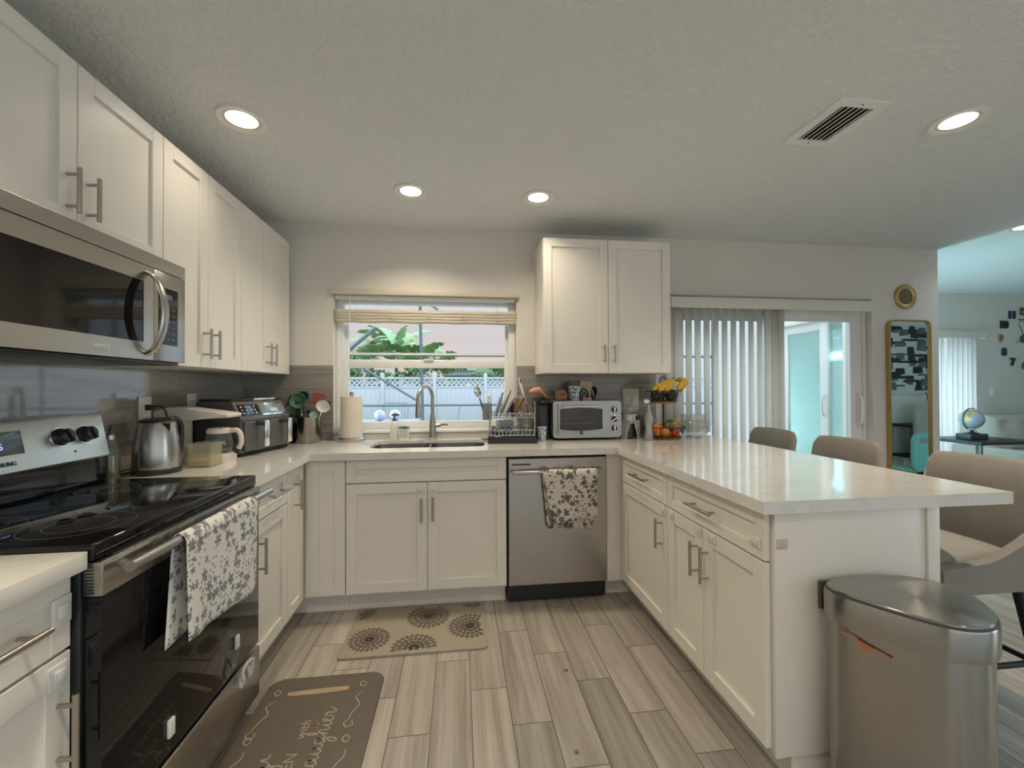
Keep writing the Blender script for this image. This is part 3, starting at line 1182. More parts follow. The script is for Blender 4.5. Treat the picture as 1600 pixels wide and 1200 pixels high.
# oven door
dx0, dx1 = .627, .668
od = MB()
od.box(dx0, dx1, RY0 + .004, RY1 - .004, .808, .885, .004)
odo = od.build('oven_door', m_steelh, t)
gl = MB().box(dx0, dx1 - .003, RY0 + .006, RY1 - .006, .268, .807, .003)
gl.build('door_glass', m_bglass, odo)
hb = MB()
hb.tube([(.712, RY0 + .02, .866), (.712, RY1 - .02, .866)], .0135, 16)
for y in (RY0 + .06, RY1 - .06):
    hb.tube([(.667, y, .862), (.712, y, .866)], .010, 10)
hb.build('handle', m_steelh, odo)
vs = MB()
for i in range(9):
    z = .815 + i * .0072
    vs.box(.632, .650, RY0 + .0025, RY0 + .0045, z, z + .003)
vs.build('vent_slots', m_black, odo, smooth=0)
MB().box(.637, .654, RY0 + .05, RY1 - .05, .8853, .8878).build('vent_gap', m_black, t, smooth=0)
dw_ = MB().box(.60, .668, RY0 + .004, RY1 - .004, .065, .255, .004)
dwo = dw_.build('storage_drawer', m_steelh, t)
MB().box(.60, .64, RY0 + .02, RY1 - .02, .025, .064).build('kick_plate', m_black, t, smooth=0)
# child latches on the stove
lt = MB().box(.664, .674, -1.452, -1.428, .345, .392, .004, 3)
lt.build('child_latch', m_lock, odo, smooth=50)
lt = MB()
lt.tube(spline([(.674, -1.41, .205), (.682, -1.43, .235), (.684, -1.425, .262), (.690, -1.395, .272), (.688, -1.368, .255), (.678, -1.352, .215)], 6), .0085, 8, flat=.6)
lt.box(.666, .678, -1.425, -1.395, .19, .222, .003)
lt.box(.666, .678, -1.365, -1.338, .19, .226, .003)
lt.build('child_latch', m_lock, dwo, smooth=50)
lt = MB().box(.664, .674, -1.80, -1.775, .315, .365, .004, 3)
lt.build('child_latch', m_lock, odo, smooth=50)


def towel(name, label, axis, pos, u0, u1, zt, zf, zb, mat, back, skew=0.0, shift_b=0.0, nw=30, fold=.01, taper=0.0):
    """cloth over a bar: front flap, over the bar, back flap"""
    mb = MB()
    rad = .017
    lf, lb = zt - zf, zt - zb
    tot = lf + PI * rad + lb

    def fn(i, j):
        w = u0 + (u1 - u0) * i
        s = j * tot
        drop = max(0.0, 1 - s / lf) if s < lf else max(0.0, (s - lf - PI * rad) / lb)
        w += taper * (1 - i) * drop
        wave = fold * (math.sin(i * 9.0 + 1) * .5 + math.sin(i * 17 + .5) * .25)
        if s < lf:
            d = rad + wave * (1 - s / lf) * 1.0 + .003
            z = zf + s + skew * (i - .5) * (1 - s / lf)
        elif s < lf + PI * rad:
            a = (s - lf) / rad
            d = rad * math.cos(a)
            z = zt + rad * math.sin(a)
        else:
            q = (s - lf - PI * rad)
            d = -rad * .9 + 0.25 * wave * q / lb
            z = zt - q - skew * .4 * (i - .5) * q / lb
            w += shift_b * q / lb
        if axis == 'L':
            return (pos + d, w, z)
        return (w, pos - d, z)
    mb.grid(fn, nw, 40)
    o = mb.build(name, mat, smooth=80)
    sm = o.modifiers.new('thick', 'SOLIDIFY')
    sm.thickness = .0025
    sm.offset = 0
    tag(o, label, 'towel')
    return o


towel('dish_towel', 'white cotton towel with grey flowers hung over the oven door handle', 'L', .712, -1.83, -1.43, .866, .575, .60, m_towel1, -.03, skew=-.04, shift_b=-.03, fold=.012)
towel('dish_towel', 'cream towel with black flowers hung on the dishwasher handle', 'B', -.665, 1.93, 2.25, .783, .505, .45, m_towel2, .03, skew=.03, shift_b=-.02, fold=.006, taper=.05)

# ================================================================== MICROWAVE
MY0, MY1, MX = -2.012, -1.267, .392
t = thing('microwave', 'stainless over-the-range microwave with curved handle hung under the short cabinet', 'microwave', (.2, -1.64, 1.365))
MB().box(.012, MX - .03, MY0, MY1, 1.372, 1.744, .002).build('body', m_dgrey, t)
MB().box(.05, MX - .01, MY0 + .02, MY1 - .02, 1.360, 1.3715, .004).build('bottom_vent', m_black, t)
MB().box(MX - .03, MX, MY0, MY1, 1.698, 1.744, .001).build('vent_strip', m_steelh, t, smooth=0)
DY = -1.437
dr = MB()
dr.plate([(MY0, 1.372), (DY - .002, 1.372), (DY - .002, 1.695), (MY0, 1.695)], [[(MY0 + .03, 1.432), (-1.486, 1.432), (-1.486, 1.640), (MY0 + .03, 1.640)]], YZ, MX - .03, MX)
do = dr.build('door', m_steelh, t, smooth=0)
MB().box(MX - .028, MX - .002, MY0 + .0305, -1.4865, 1.4325, 1.6395).build('door_glass', m_bglass, do, smooth=0)
hy = -1.468
hp = spline([(MX - .002, hy, 1.672), (MX + .025, hy, 1.655), (MX + .048, hy, 1.60), (MX + .056, hy, 1.535), (MX + .048, hy, 1.47), (MX + .025, hy, 1.412), (MX - .002, hy, 1.392)], 6)
mb = MB()
n = len(hp)
rings_ = []
for i, p in enumerate(hp):
    tt = (hp[min(i + 1, n - 1)] - hp[max(i - 1, 0)]).normalized()
    nn = Vector((tt.z, 0, -tt.x))
    if nn.x < 0:
        nn = -nn
    w = .017
    rings_.append([p + Vector((0, w * math.cos(a), 0)) + nn * .007 * math.sin(a) for a in [2 * PI * k / 12 for k in range(12)]])
mb.ring_loft(rings_)
mb.build('handle', m_steelh, do)
tx = MB().text('SAMSUNG', .013, Matrix(((0, 0, 1, MX + .0006), (1, 0, 0, -1.655), (0, 1, 0, 1.402), (0, 0, 0, 1))), .0003)
tx.build('brand_lettering', m_trim, do, smooth=0)
cp = MB().box(MX - .03, MX, DY, MY1, 1.372, 1.695, .002)
cpo = cp.build('control_panel', m_steelh, t)
MB().box(MX - .001, MX + .001, -1.415, -1.312, 1.432, 1.640).build('control_glass', m_bglass, cpo, smooth=0)
dd = MB().box(MX + .001, MX + .0016, -1.375, -1.345, 1.60, 1.618)
dd.build('display', M('dim_red_display', (.25, .13, .12), .3), cpo, smooth=0)
bt_ = MB()
for r in range(6):
    for c_ in range(3):
        bt_.box(MX + .001, MX + .0015, -1.395 + c_ * .026, -1.381 + c_ * .026, 1.45 + r * .022, 1.457 + r * .022)
bt_.build('buttons', M('grey_print', (.12, .12, .12), .4), cpo, smooth=0)

CT = .9145   # worktop surface
# ================================================================== WINDOW BLIND
t = thing('bamboo_blind', 'beige woven bamboo roman blind drawn up at the top of the kitchen window', 'blind', (1.23, 0, 1.95))
m_bamb = M('woven_bamboo', (.62, .56, .45), .7, var=.18, scale=8, stretch=(1.5, 1, 60), bump=.25, bscale=6)
MB().box(.566, 1.895, -.035, -.001, 1.925, 1.962, .004).build('valance_board', M('beige_painted_wood', (.62, .56, .46), .5, var=.05), t)
MB().box(.594, 1.866, .006, .045, 1.898, 1.923, .004).build('headrail', m_trim, t)
lc = MB()
for x in (.735, 1.235, 1.735):
    lc.tube([(x, .022, 1.82), (x, .022, 1.898)], .0015, 6)
lc.build('lift_cords', m_wplas, t)
for k in range(4):
    o = MB()

    def fold_fn(i, j, k=k):
        a = -PI / 2 + PI * j
        return (.592 + 1.284 * i, .020 - .004 * k - .018 * math.cos(a), 1.748 + .020 * k + .016 * math.sin(a) + .002 * math.sin(i * 26 + k))
    o.grid(fold_fn, 40, 8)
    fo = o.build('fold', m_bamb, t, smooth=80)
    fo.modifiers.new('thick', 'SOLIDIFY').thickness = .003
st = MB()
for x in (.735, .985, 1.235, 1.485, 1.735):
    for sgn in (-1, 1):
        st.tube([(x - .018 * sgn, -.004, 1.75), (x + .018 * sgn, -.006, 1.785), (x - .014 * sgn, -.004, 1.825)], .0022, 6)
st.build('stitched_cords', m_bamb, t)
cd = MB().tube([(.70, -.012, 1.93), (.7, -.014, 1.5), (.701, -.012, 1.12)], .0022, 6)
cd.lathe([(.002, 1.12), (.006, 1.115), (.007, 1.09), (.003, 1.075)], (.701, -.012, 0), 10)
cd.build('pull_cord', m_wplas, t)

# ================================================================== VERTICAL BLINDS
def vane_mat():
    m, nt, b = new_mat('translucent_vane')
    o = [x for x in nt.n if x.type == 'OUTPUT_MATERIAL'][0]
    nt.l.new(nt.mix(nt.noise(nt.obj(), 5), (.88, .85, .80), (.91, .88, .83)), b.inputs['Base Color'])
    b.inputs['Roughness'].default_value = .5
    tr = nt.new('ShaderNodeBsdfTranslucent')
    tr.inputs[0].default_value = (.92, .92, .9, 1)
    mx = nt.new('ShaderNodeMixShader')
    mx.inputs[0].default_value = .5
    nt.l.new(b.outputs[0], mx.inputs[1])
    nt.l.new(tr.outputs[0], mx.inputs[2])
    nt.l.new(mx.outputs[0], o.inputs[0])
    return m


m_vane = vane_mat()
m_valance = M('blind_valance', (.76, .72, .66), .5, var=.02)


def vertical_blind(label, x0, x1, y, z0, z1, vanes, ang, vz, valance_d=.09, vw=.089):
    t = thing('vertical_blind', label, 'blind', ((x0 + x1) / 2, y, z1), None)
    v = MB()
    v.box(x0, x1, y - valance_d, y - valance_d + .008, z0, z1, .002)
    v.box(x0, x0 + .008, y - valance_d + .008, y - .001, z0, z1, .002)
    v.box(x1 - .008, x1, y - valance_d + .008, y - .001, z0, z1, .002)
    v.build('valance', m_valance, t)
    MB().box(x0 + .02, x1 - .02, y - .055, y - .02, z1 - .045, z1 - .012, .003).build('headrail', m_trim, t)
    for x, a in vanes:
        mb = MB()
        z_lo = .925 if 2.9 < x < 3.36 else .04      # vanes over the worktop stop above it
        rot = Matrix.Translation((x, y - .038, 0)) @ Matrix.Rotation(a, 4, 'Z')

        def fn(i, j):
            u = (i - .5) * vw
            return rot @ Vector((u, -.004 * math.cos(u / vw * PI), z_lo + (vz - z_lo) * j))
        mb.grid(fn, 6, 1)
        o = mb.build('vane', m_vane, t, smooth=80)
        o.modifiers.new('thick', 'SOLIDIFY').thickness = .0016
    return t


vs_ = [(3.045, R(4)), (3.105, R(6))] + [(3.19 + .0735 * i, R(30)) for i in range(9)] + [(3.862, R(14)), (3.915, R(10)), (3.962, R(24))]
vertical_blind('white vertical blind half drawn across the patio sliding door', 3.026, 4.724, -.001, 1.867, 1.948, vs_, 0, 1.90)
vl = [(6.42 + .078 * i, R(12)) for i in range(20)] + [(8.0 + .078 * i, R(8)) for i in range(6)]
vertical_blind('white vertical blind closed over the living room window', 6.25, 8.54, LY - .001, 1.92, 2.01, vl, 0, 1.95)
# trim of wand
# ================================================================== MIRROR + PLAQUE
t = thing('wall_mirror', 'tall mirror with thin gold frame and rounded corners on the wall by the patio door', 'mirror', (5.12, -.01, .35))
ro = rrect(4.927, 5.320, .33, 1.815, .055, 8)
ri = rrect(4.940, 5.307, .343, 1.802, .044, 8)
MB().plate(ro, [ri], XZ, -.034, -.002).build('frame', m_gold, t)
MB().prism(rrect(4.938, 5.309, .341, 1.804, .045, 8), XZ, -.022, -.003).build('mirror_glass', m_mirror, t, smooth=0)
t = thing('wall_plaque', 'round gold plaque with dark centre of raised lines on the wall above the mirror', 'wall decoration', (5.11, -.01, 1.91))
MB().lathe([(.101, -.001), (.101, -.012), (.094, -.018), (.072, -.016), (.062, -.010), (.0, -.010)], (5.11, 0, 2.01), 44, 'Y').build('rim', m_gold, t)
MB().lathe([(.062, -.0102), (.062, -.0118), (.0, -.0118)], (5.11, 0, 2.01), 40, 'Y').build('dark_centre', M('dark_bronze', (.06, .045, .025), .45), t)
ln = MB()
random.seed(4)
for i in range(9):
    z = 2.01 + (i - 4) * .0118
    w = math.sqrt(max(.0, .057 ** 2 - (z - 2.01) ** 2))
    x = 5.11 - w
    while x < 5.11 + w - .012:
        l_ = random.uniform(.010, .022)
        ln.box(x, min(x + l_, 5.11 + w), -.0135, -.0117, z - .0022, z + .0026)
        x += l_ + .004
ln.build('raised_lines', m_gold, t, smooth=0)

# ================================================================== COUNTER ITEMS, STOVE RUN
# oil bottle
t = thing('oil_bottle', 'glass oil bottle with pour spout standing between stove and kettle', 'bottle', (.082, -1.205, CT))
c0 = (.082, -1.205, CT)
MB().lathe([(.030, 0), (.033, .004), (.033, .115), (.026, .135), (.018, .150), (.018, .165)], c0, 24).build('glass_body', m_cglass, t)
MB().lathe([(.029, .003), (.0305, .006), (.0305, .095), (.0, .095)], c0, 24).build('oil', M('olive_oil', (.11, .085, .015), .1), t)
MB().lathe([(.0195, .158), (.0195, .176), (.012, .180)], c0, 20).build('cap', m_steel, t)
MB().tube([(c0[0], c0[1], CT + .178), (c0[0], c0[1], CT + .195), (c0[0] + .012, c0[1] - .01, CT + .212)], [.007, .005, .004], 8).build('pour_spout', m_dgrey, t)

# kettle
t = thing('electric_kettle', 'brushed steel electric kettle with black lid and base beside the stove', 'kettle', (.175, -1.085, CT))
k0 = (.175, -1.085, CT)
MB().lathe([(.084, .0), (.086, .004), (.086, .020), (.082, .024)], k0, 40).build('base', m_black, t)
MB().lathe([(.083, .0245), (.084, .03), (.082, .09), (.076, .15), (.067, .205), (.064, .216)], k0, 48).build('body', m_steel, t)
MB().lathe([(.063, .2165), (.060, .226), (.04, .233), (.0, .234)], k0, 36).build('lid', m_black, t)
hd = MB()
hk = Vector(k0)
dh = Vector((.25, 1, 0)).normalized()
hd.tube(spline([hk + dh * .055 + Vector((0, 0, .222)), hk + dh * .085 + Vector((0, 0, .224)), hk + dh * .112 + Vector((0, 0, .195)), hk + dh * .115 + Vector((0, 0, .12)), hk + dh * .10 + Vector((0, 0, .06)), hk + dh * .083 + Vector((0, 0, .05))], 6), .011, 10)
hd.build('handle', m_black, t)
sp = MB()
ds_ = Vector((1.0, -.35, 0)).normalized()
sd = Vector((-ds_.y, ds_.x, 0))
b1 = hk + ds_ * .058
sp.ring_loft([[b1 + sd * .030 + Vector((0, 0, .214)), b1 - sd * .030 + Vector((0, 0, .214)), hk + ds_ * .068 + Vector((0, 0, .162))],
              [hk + ds_ * .085 + sd * .012 + Vector((0, 0, .214)), hk + ds_ * .085 - sd * .012 + Vector((0, 0, .214)), hk + ds_ * .070 + Vector((0, 0, .163))]])
sp.build('spout', m_steel, t, smooth=0)
kc = MB().tube(spline([(.09, -1.09, CT + .006), (.07, -1.14, CT + .006), (.035, -1.10, CT + .008), (.03, -1.0, CT + .006), (.035, -.96, CT + .01)], 8), .004, 8)
kc.build('power_cord', m_black, t)

# outlets
m_ivory = M('ivory_plate', (.66, .61, .52), .4, var=.02)


def outlet(label, kind, a, b_, z0, z1, n):
    t = thing('wall_outlet' if n else 'light_switch', label, 'outlet' if n else 'switch', ((0.0, (a + b_) / 2, z0) if kind == 'L' else ((a + b_) / 2, 0, z0)))
    fr = Fr('L', .0095) if kind == 'L' else Fr('B', -.0095 if kind == 'B' else 1.8995)
    if kind == 'S':
        fr = Fr('B', LY - .0005)
    p = MB()
    fr.box(p, a, b_, z0, z1, 0, .006, .002, 2)
    p.build('cover_plate', m_ivory if kind != 'S' else m_wplas, t)
    s = MB()
    k = max(n, 1)
    for i in range(k):
        u = a + (b_ - a) * (i + .5) / k
        if n:
            fr.box(s, u - .017, u + .017, (z0 + z1) / 2 - .033, (z0 + z1) / 2 + .033, .006, .008, .002)
        else:
            fr.box(s, u - .015, u + .015, (z0 + z1) / 2 - .03, (z0 + z1) / 2 + .03, .006, .012, .003)
    so = s.build('sockets' if n else 'rocker', m_wplas, t)
    if n:
        q = MB()
        for i in range(k):
            u = a + (b_ - a) * (i + .5) / k
            for z in (-.018, .018):
                for d in (-.006, .006):
                    fr.box(q, u + d - .0012, u + d + .0012, (z0 + z1) / 2 + z - .004, (z0 + z1) / 2 + z + .004, .008, .0085, 0)
        q.build('slots', m_dgrey, so, smooth=0)
    return t


outlet('ivory wall outlet above the kettle with a black plug in it', 'L', -.955, -.875, 1.115, 1.238, 1)
outlet('ivory wall outlet behind the air fryer', 'L', -.61, -.53, 1.125, 1.245, 1)
outlet('ivory double outlet plate on the tiles behind the juicer', 'B', 2.675, 2.80, 1.10, 1.262, 2)
outlet('white light switch on the living room wall beside the sofa', 'S', 8.69, 8.77, 1.13, 1.25, 0)
pl = MB().box(.0185, .045, -.925, -.897, 1.172, 1.200, .005)
pl.tube(spline([(.045, -.911, 1.187), (.07, -.908, 1.19), (.09, -.905, 1.175), (.10, -.905, 1.12), (.075, -.905, 1.02), (.05, -.91, .93)], 8), .0045, 8)
po = pl.build('power_plug', m_black)
tag(po, 'black plug and cord in the outlet above the kettle', 'plug')

# plastic container
t = thing('food_container', 'small square clear plastic tub with yellow contents in front of the coffee maker', 'container', (.285, -.945, CT))
x0, x1, y0, y1 = .23, .335, -.985, -.885
cm = MB()
cm.plate(rrect(x0, x1, y0, y1, .012), [rrect(x0 + .003, x1 - .003, y0 + .003, y1 - .003, .010)], XY, CT + .004, CT + .098)
cm.prism(rrect(x0, x1, y0, y1, .012), XY, CT, CT + .004)
cm.build('tub', glass_mat('frosted_plastic', (.93, .92, .86), .15, .06, ((.75, .72, .6), .16)), t)
MB().prism(rrect(x0 + .004, x1 - .004, y0 + .004, y1 - .004, .010), XY, CT + .0045, CT + .030).build('contents', M('yellow_food', (.55, .45, .12), .6, var=.3, scale=60), t)
MB().prism(rrect(x0 - .004, x1 + .004, y0 - .004, y1 + .004, .014), XY, CT + .0985, CT + .106).build('lid', bpy.data.materials['frosted_plastic'], t)

# coffee maker
t = thing('coffee_maker', 'white drip coffee maker with glass carafe next to the kettle', 'coffee maker', (.19, -.80, CT))
m_cream = M('cream_plastic', (.72, .66, .59), .35, var=.02)
bs = MB().prism(rrect(.015, .345, -.87, -.73, .065, 8), XY, CT, CT + .028)
bs.lathe([(.066, .0285), (.062, .038), (.055, .040)], (.272, -.80, CT), 32)
bs.build('base', m_cream, t)
MB().prism(rrect(.018, .125, -.865, -.735, .03, 6), XY, CT + .0285, CT + .20).build('tower', m_cream, t)
ar = MB()
ar.prism([(.012, .2005), (.125, .2005), (.17, .212), (.345, .215), (.348, .235), (.12, .268), (.07, .268), (.012, .25)], lambda u, v, d: (u, d, CT + v), -.868, -.732)
bmesh.ops.bevel(ar.b, geom=ar.b.edges[:], offset=.008, segments=3, affect='EDGES', profile=.5)
ar.build('brew_head', m_cream, t)
cf = MB()
cc = (.272, -.80, CT)
co = MB().lathe([(.046, .041), (.058, .052), (.060, .085), (.055, .12), (.050, .137)], cc, 32, cap=False).build('carafe', m_cglass, t)
MB().lathe([(.044, .043), (.0555, .054), (.057, .068), (.0, .068)], cc, 32).build('coffee', M('black_coffee', (.03, .012, .006), .1), co)
MB().lathe([(.054, .1375), (.054, .155), (.046, .163), (.0, .164)], cc, 32).build('carafe_lid', m_cream, co)
h = MB().tube(spline([(.325, -.80, CT + .148), (.355, -.80, CT + .150), (.372, -.80, CT + .125), (.374, -.80, CT + .085), (.362, -.80, CT + .06)], 6), [.012] * 25, 10)
h.build('carafe_handle', m_cream, co)

# air fryer
t = thing('air_fryer', 'dark grey two-drawer air fryer with silver handles on the worktop by the corner', 'air fryer', (.375, -.51, CT), local=True, rot=R(77.3))
AW = .205
pf = [(.006, .014), (.0, .03), (.0, .195), (.05, .285), (.062, .291), (.25, .291), (.26, .28), (.26, .014)]
ab = MB().prism(pf, lambda u, v, d: (d, u, v), -AW, AW)
bmesh.ops.bevel(ab.b, geom=ab.b.edges[:], offset=.007, segments=3, affect='EDGES', profile=.5)
ab.build('body', M('air_fryer_grey', (.085, .083, .080), .38), t)
MB().prism([(.012, 0), (.25, 0), (.255, .0135), (.004, .0135)], lambda u, v, d: (d, u, v), -AW + .01, AW - .01).build('base', m_black, t)
tp = MB().box(-AW + .004, AW - .004, .058, .245, .2915, .302, .004, 3)
tp.build('top_cover', m_black, t)
MB().box(-.04, AW - .006, .055, .064, .2915, .303, .002).build('top_trim', m_chrome, t)
va, vb_ = Vector((0, .0, .195)), Vector((0, .05, .285))
sl = (vb_ - va).normalized()
nr = Vector((0, -sl.z, sl.y))


def af(x, s, n=0.0):
    q = va + sl * s + nr * n
    return Matrix(((1, 0, 0, x), (0, sl.y, nr.y, q.y), (0, sl.z, nr.z, q.z), (0, 0, 0, 1)))


kp = MB().box(-.075, .075, -.033, .033, .0005, .002, .0008, mat=af(-.115, .053))
kpo = kp.build('key_panel', m_bglass, t)
ic = MB()
for r in range(3):
    for q in range(4):
        ic.box(-.005, .005, -.004, .004, .002, .0024, mat=af(-.165 + q * .032, .034 + r * .019))
ic.build('key_icons', M('pale_icons', (.5, .5, .5), .5), kpo, smooth=0)
dp = MB().box(-.11, .11, -.038, .038, .0005, .0035, .001, mat=af(.08, .052))
dpo = dp.build('display_surround', m_chrome, t)
MB().box(-.098, .098, -.029, .029, .0036, .0046, .0005, mat=af(.08, .052)).build('display', M('grey_display', (.22, .23, .23), .12), dpo)
MB().box(-.03, .03, -.010, .010, .0047, .0052, mat=af(.08, .045)).build('display_digits', M('lit_digits', (.6, .62, .62), .4), dpo, smooth=0)
for xc in (-.10, .10):
    d = MB().box(xc - .092, xc + .092, -.014, -.0005, .022, .185, .010, 3)
    do_ = d.build('drawer', M('air_fryer_drawer', (.10, .098, .094), .42) if xc < 0 else bpy.data.materials['air_fryer_drawer'], t)
    h = MB().box(xc - .017, xc + .017, -.060, -.0145, .158, .184, .006)
    h.build('handle_arm', m_dgrey, do_)
    h = MB().box(xc - .018, xc + .018, -.076, -.0605, .045, .186, .006, 3)
    h.build('handle', m_chrome, do_)

# knife block + knives
t = thing('knife_block', 'black knife block in the corner behind the air fryer', 'knife block', (.30, -.125, CT))
KBm = Matrix.Translation((.30, -.125, CT)) @ Matrix.Rotation(R(18), 4, 'Y')
kb = MB().box(-.05, .05, -.075, .075, .02, .21, .006, mat=KBm)
kb.box(-.055, .06, -.075, .075, 0, .02, .004, mat=Matrix.Translation((.30, -.125, CT)))
kb.build('block', m_black, t)
i = 0
for row in range(2):
    for q in range(4):
        x = -.022 + row * .045
        y = -.052 + q * .034
        kt = thing('kitchen_knife', ('black-handled knife standing in the back slots of the knife block' if row == 0 else 'black-handled knife standing in the front slots of the knife block'),
                   'knife', KBm @ Vector((x, y, .21)), 'knives in the back of the block' if row == 0 else 'knives in the front of the block')
        h = .105 if row == 0 else .075
        MB().box(x - .009, x + .009, y - .006, y + .006, .224, .224 + h, .004, 2, mat=KBm).build('handle', m_black, kt)
        MB().box(x - .007, x + .007, y - .003, y + .003, .2105, .2238, .001, mat=KBm).build('bolster', m_chrome, kt)
        rv = MB()
        for s in (.3, .62):
            rv.lathe([(.0035, -.0072), (.0035, .0072)], (0, 0, 0), 10, 'Y')
            bmesh.ops.transform(rv.b, matrix=KBm @ Matrix.Translation((x, y, .224 + h * s)), verts=rv.b.verts[-20:])
        rv.lathe([(.006, 0), (.006, .003)], (0, 0, 0), 10)
        bmesh.ops.transform(rv.b, matrix=KBm @ Matrix.Translation((x, y, .224 + h)), verts=rv.b.verts[-20:])
        rv.build('rivets', M('rivet_steel', (.6, .58, .52), .35, .6) if i == 0 else bpy.data.materials['rivet_steel'], kt)
        i += 1

# utensil crock
m_crock = M('crock_steel', (.27, .25, .22), .16, 1.0, var=.3, scale=9, stretch=(6, 6, .6))
kc = (.462, -.125, CT)
t = tag(MB().lathe([(.078, 0), (.080, .004), (.080, .165), (.082, .170), (.076, .170), (.075, .165), (.075, .010), (.0, .009)], kc, 40).build('utensil_crock', m_crock),
        'round stainless crock holding cooking utensils beside the window', 'crock')


def utensil(name, label, base, tip, mat_h, head=None, mat_b=None, rh=.0055):
    """handle from base (inside the crock) to tip with a head builder"""
    p0, p1 = Vector(base), Vector(tip)
    t = thing(name, label, 'utensil', p0)
    MB().tube([p0, p0.lerp(p1, .5), p1], [rh, rh, rh * .8], 8).build('handle', mat_h, t)
    z = (p1 - p0).normalized()
    x = Vector((1, 0, 0))
    x = (x - z * x.dot(z)).normalized()
    y = z.cross(x)
    m4 = Matrix(((x.x, y.x, z.x, p1.x), (x.y, y.y, z.y, p1.y), (x.z, y.z, z.z, p1.z), (0, 0, 0, 1)))
    mb = MB()
    head(mb, m4)
    mb.build('head', mat_b or mat_h, t)
    return t


def spoon_head(w, l, deep=.012):
    def f(mb, m4):
        def g(i, j):
            a = PI * (i - .5)
            r = math.sin(PI * j) ** .6
            u = w * (i - .5) * 2 * r
            return m4 @ Vector((u, deep * (1 - (2 * i - 1) ** 2) * r, l * j))
        mb.grid(g, 8, 12)
        g2 = lambda i, j: m4 @ (m4.inverted() @ g(i, j) + Vector((0, -.003, 0)))
        mb.grid(g2, 8, 12)
    return f


def ladle_head(r):
    def f(mb, m4):
        rot = m4 @ Matrix.Translation((0, -r * .6, .01)) @ Matrix.Rotation(R(62), 4, 'X')
        n0 = len(mb.b.verts)
        mb.lathe([(.001, -r * .75), (r * .5, -r * .66), (r * .85, -r * .35), (r, 0), (r - .004, 0), (r * .8, -r * .33), (r * .45, -r * .6), (.001, -r * .68)], (0, 0, 0), 24, cap=False)
        mb.b.verts.ensure_lookup_table()
        bmesh.ops.transform(mb.b, matrix=rot, verts=mb.b.verts[n0:])
    return f


def turner_head(w, l, slots=4):
    def f(mb, m4):
        hs = []
        for i in range(slots):
            u = -w * .62 + i * (w * 1.24 / (slots - 1))
            hs.append([(u - w * .09, l * .25), (u + w * .09, l * .25), (u + w * .09, l * .85), (u - w * .09, l * .85)])
        mb.plate([(-w * .55, 0), (w * .55, 0), (w, l * .18), (w, l), (-w, l), (-w, l * .18)], hs, lambda u, v, d: m4 @ Vector((u, d, v)), -.0015, .0015)
    return f


m_green = M('green_silicone', (.075, .17, .095), .5)
m_dgreen = M('dark_green_silicone', (.03, .065, .04), .5)
m_mint = M('mint_silicone', (.38, .55, .50), .5)
m_red = M('red_silicone', (.42, .05, .035), .45)
m_whs = M('white_silicone', (.75, .73, .70), .5)
cb = CT + .02
utensil('ladle', 'green silicone ladle in the steel crock, bowl tipped toward the room', (.45, -.12, cb), (.425, -.17, 1.19), m_green, ladle_head(.052))
utensil('ladle', 'dark olive ladle behind the green one in the steel crock', (.43, -.10, cb), (.425, -.095, 1.205), m_dgreen, ladle_head(.045))
utensil('cooking_spoon', 'dark green spoon leaning toward the air fryer in the steel crock', (.455, -.14, cb), (.398, -.195, 1.095), m_green, spoon_head(.034, .075))
utensil('slotted_turner', 'red slotted turner standing at the back of the steel crock', (.485, -.11, cb), (.515, -.10, 1.155), m_red, turner_head(.036, .085))
utensil('slotted_spoon', 'white oval strainer spoon leaning toward the window in the steel crock', (.49, -.13, cb), (.555, -.155, 1.115), m_chrome, spoon_head(.045, .085), m_whs, .004)
utensil('spatula', 'mint green spatula low at the front of the steel crock', (.48, -.15, cb), (.515, -.188, 1.072), m_mint, spoon_head(.028, .055))
utensil('cooking_spoon', 'wooden spoon behind the red turner in the steel crock', (.48, -.09, cb), (.56, -.085, 1.13), m_wood, spoon_head(.025, .06))
utensil('tongs', 'steel tongs with black grip in the middle of the steel crock', (.47, -.13, cb), (.478, -.17, 1.10), m_steel, spoon_head(.012, .035, .004), m_black, .008)
utensil('whisk', 'slim steel whisk handle between the ladles in the steel crock', (.46, -.15, cb), (.452, -.185, 1.09), m_steel, spoon_head(.008, .03, .004), m_steel, .007)

# paper towel holder
t = thing('paper_towel_holder', 'steel paper towel stand with upright post by the window', 'holder', (.735, -.098, CT))
pc = (.735, -.098, CT)
MB().lathe([(.083, 0), (.085, .004), (.085, .020), (.078, .026), (.0, .027)], pc, 40).build('base', m_steel, t)
MB().lathe([(.011, .0275), (.011, .305), (.014, .310), (.014, .328), (.008, .333)], pc, 20).build('post', m_steel, t)
MB().tube([(.735 - .078, -.12, CT + .0265), (.735 - .078, -.12, CT + .095)], .004, 8).build('guide_rod', m_steel, t)
o = MB().lathe([(.018, .0275), (.070, .0275), (.0705, .03), (.0705, .298), (.07, .3005), (.018, .3005)], pc, 44, cap=False).build('paper_towel_roll', M('paper_towel', (.72, .64, .54), .9, var=.03, bump=.3, bscale=150))
tag(o, 'roll of white paper towels on the steel stand', 'paper towels')

# soap dispenser
t = thing('soap_dispenser', 'white soap bottle with grey pump head behind the sink', 'soap dispenser', (1.01, -.065, CT))
sc_ = (1.01, -.065, CT)
MB().lathe([(.030, 0), (.032, .004), (.031, .05), (.027, .10), (.020, .125), (.014, .132)], sc_, 28).build('bottle', m_wplas, t)
MB().lathe([(.015, .1325), (.015, .146), (.006, .149), (.006, .168)], sc_, 20).build('collar', m_dgrey, t)
MB().tube([(1.005, -.063, CT + .172), (1.03, -.07, CT + .175), (1.045, -.075, CT + .170)], [.012, .008, .005], 10).ell((1.003, -.063, CT + .173), (.016, .012, .007)).build('pump_head', m_dgrey, t)

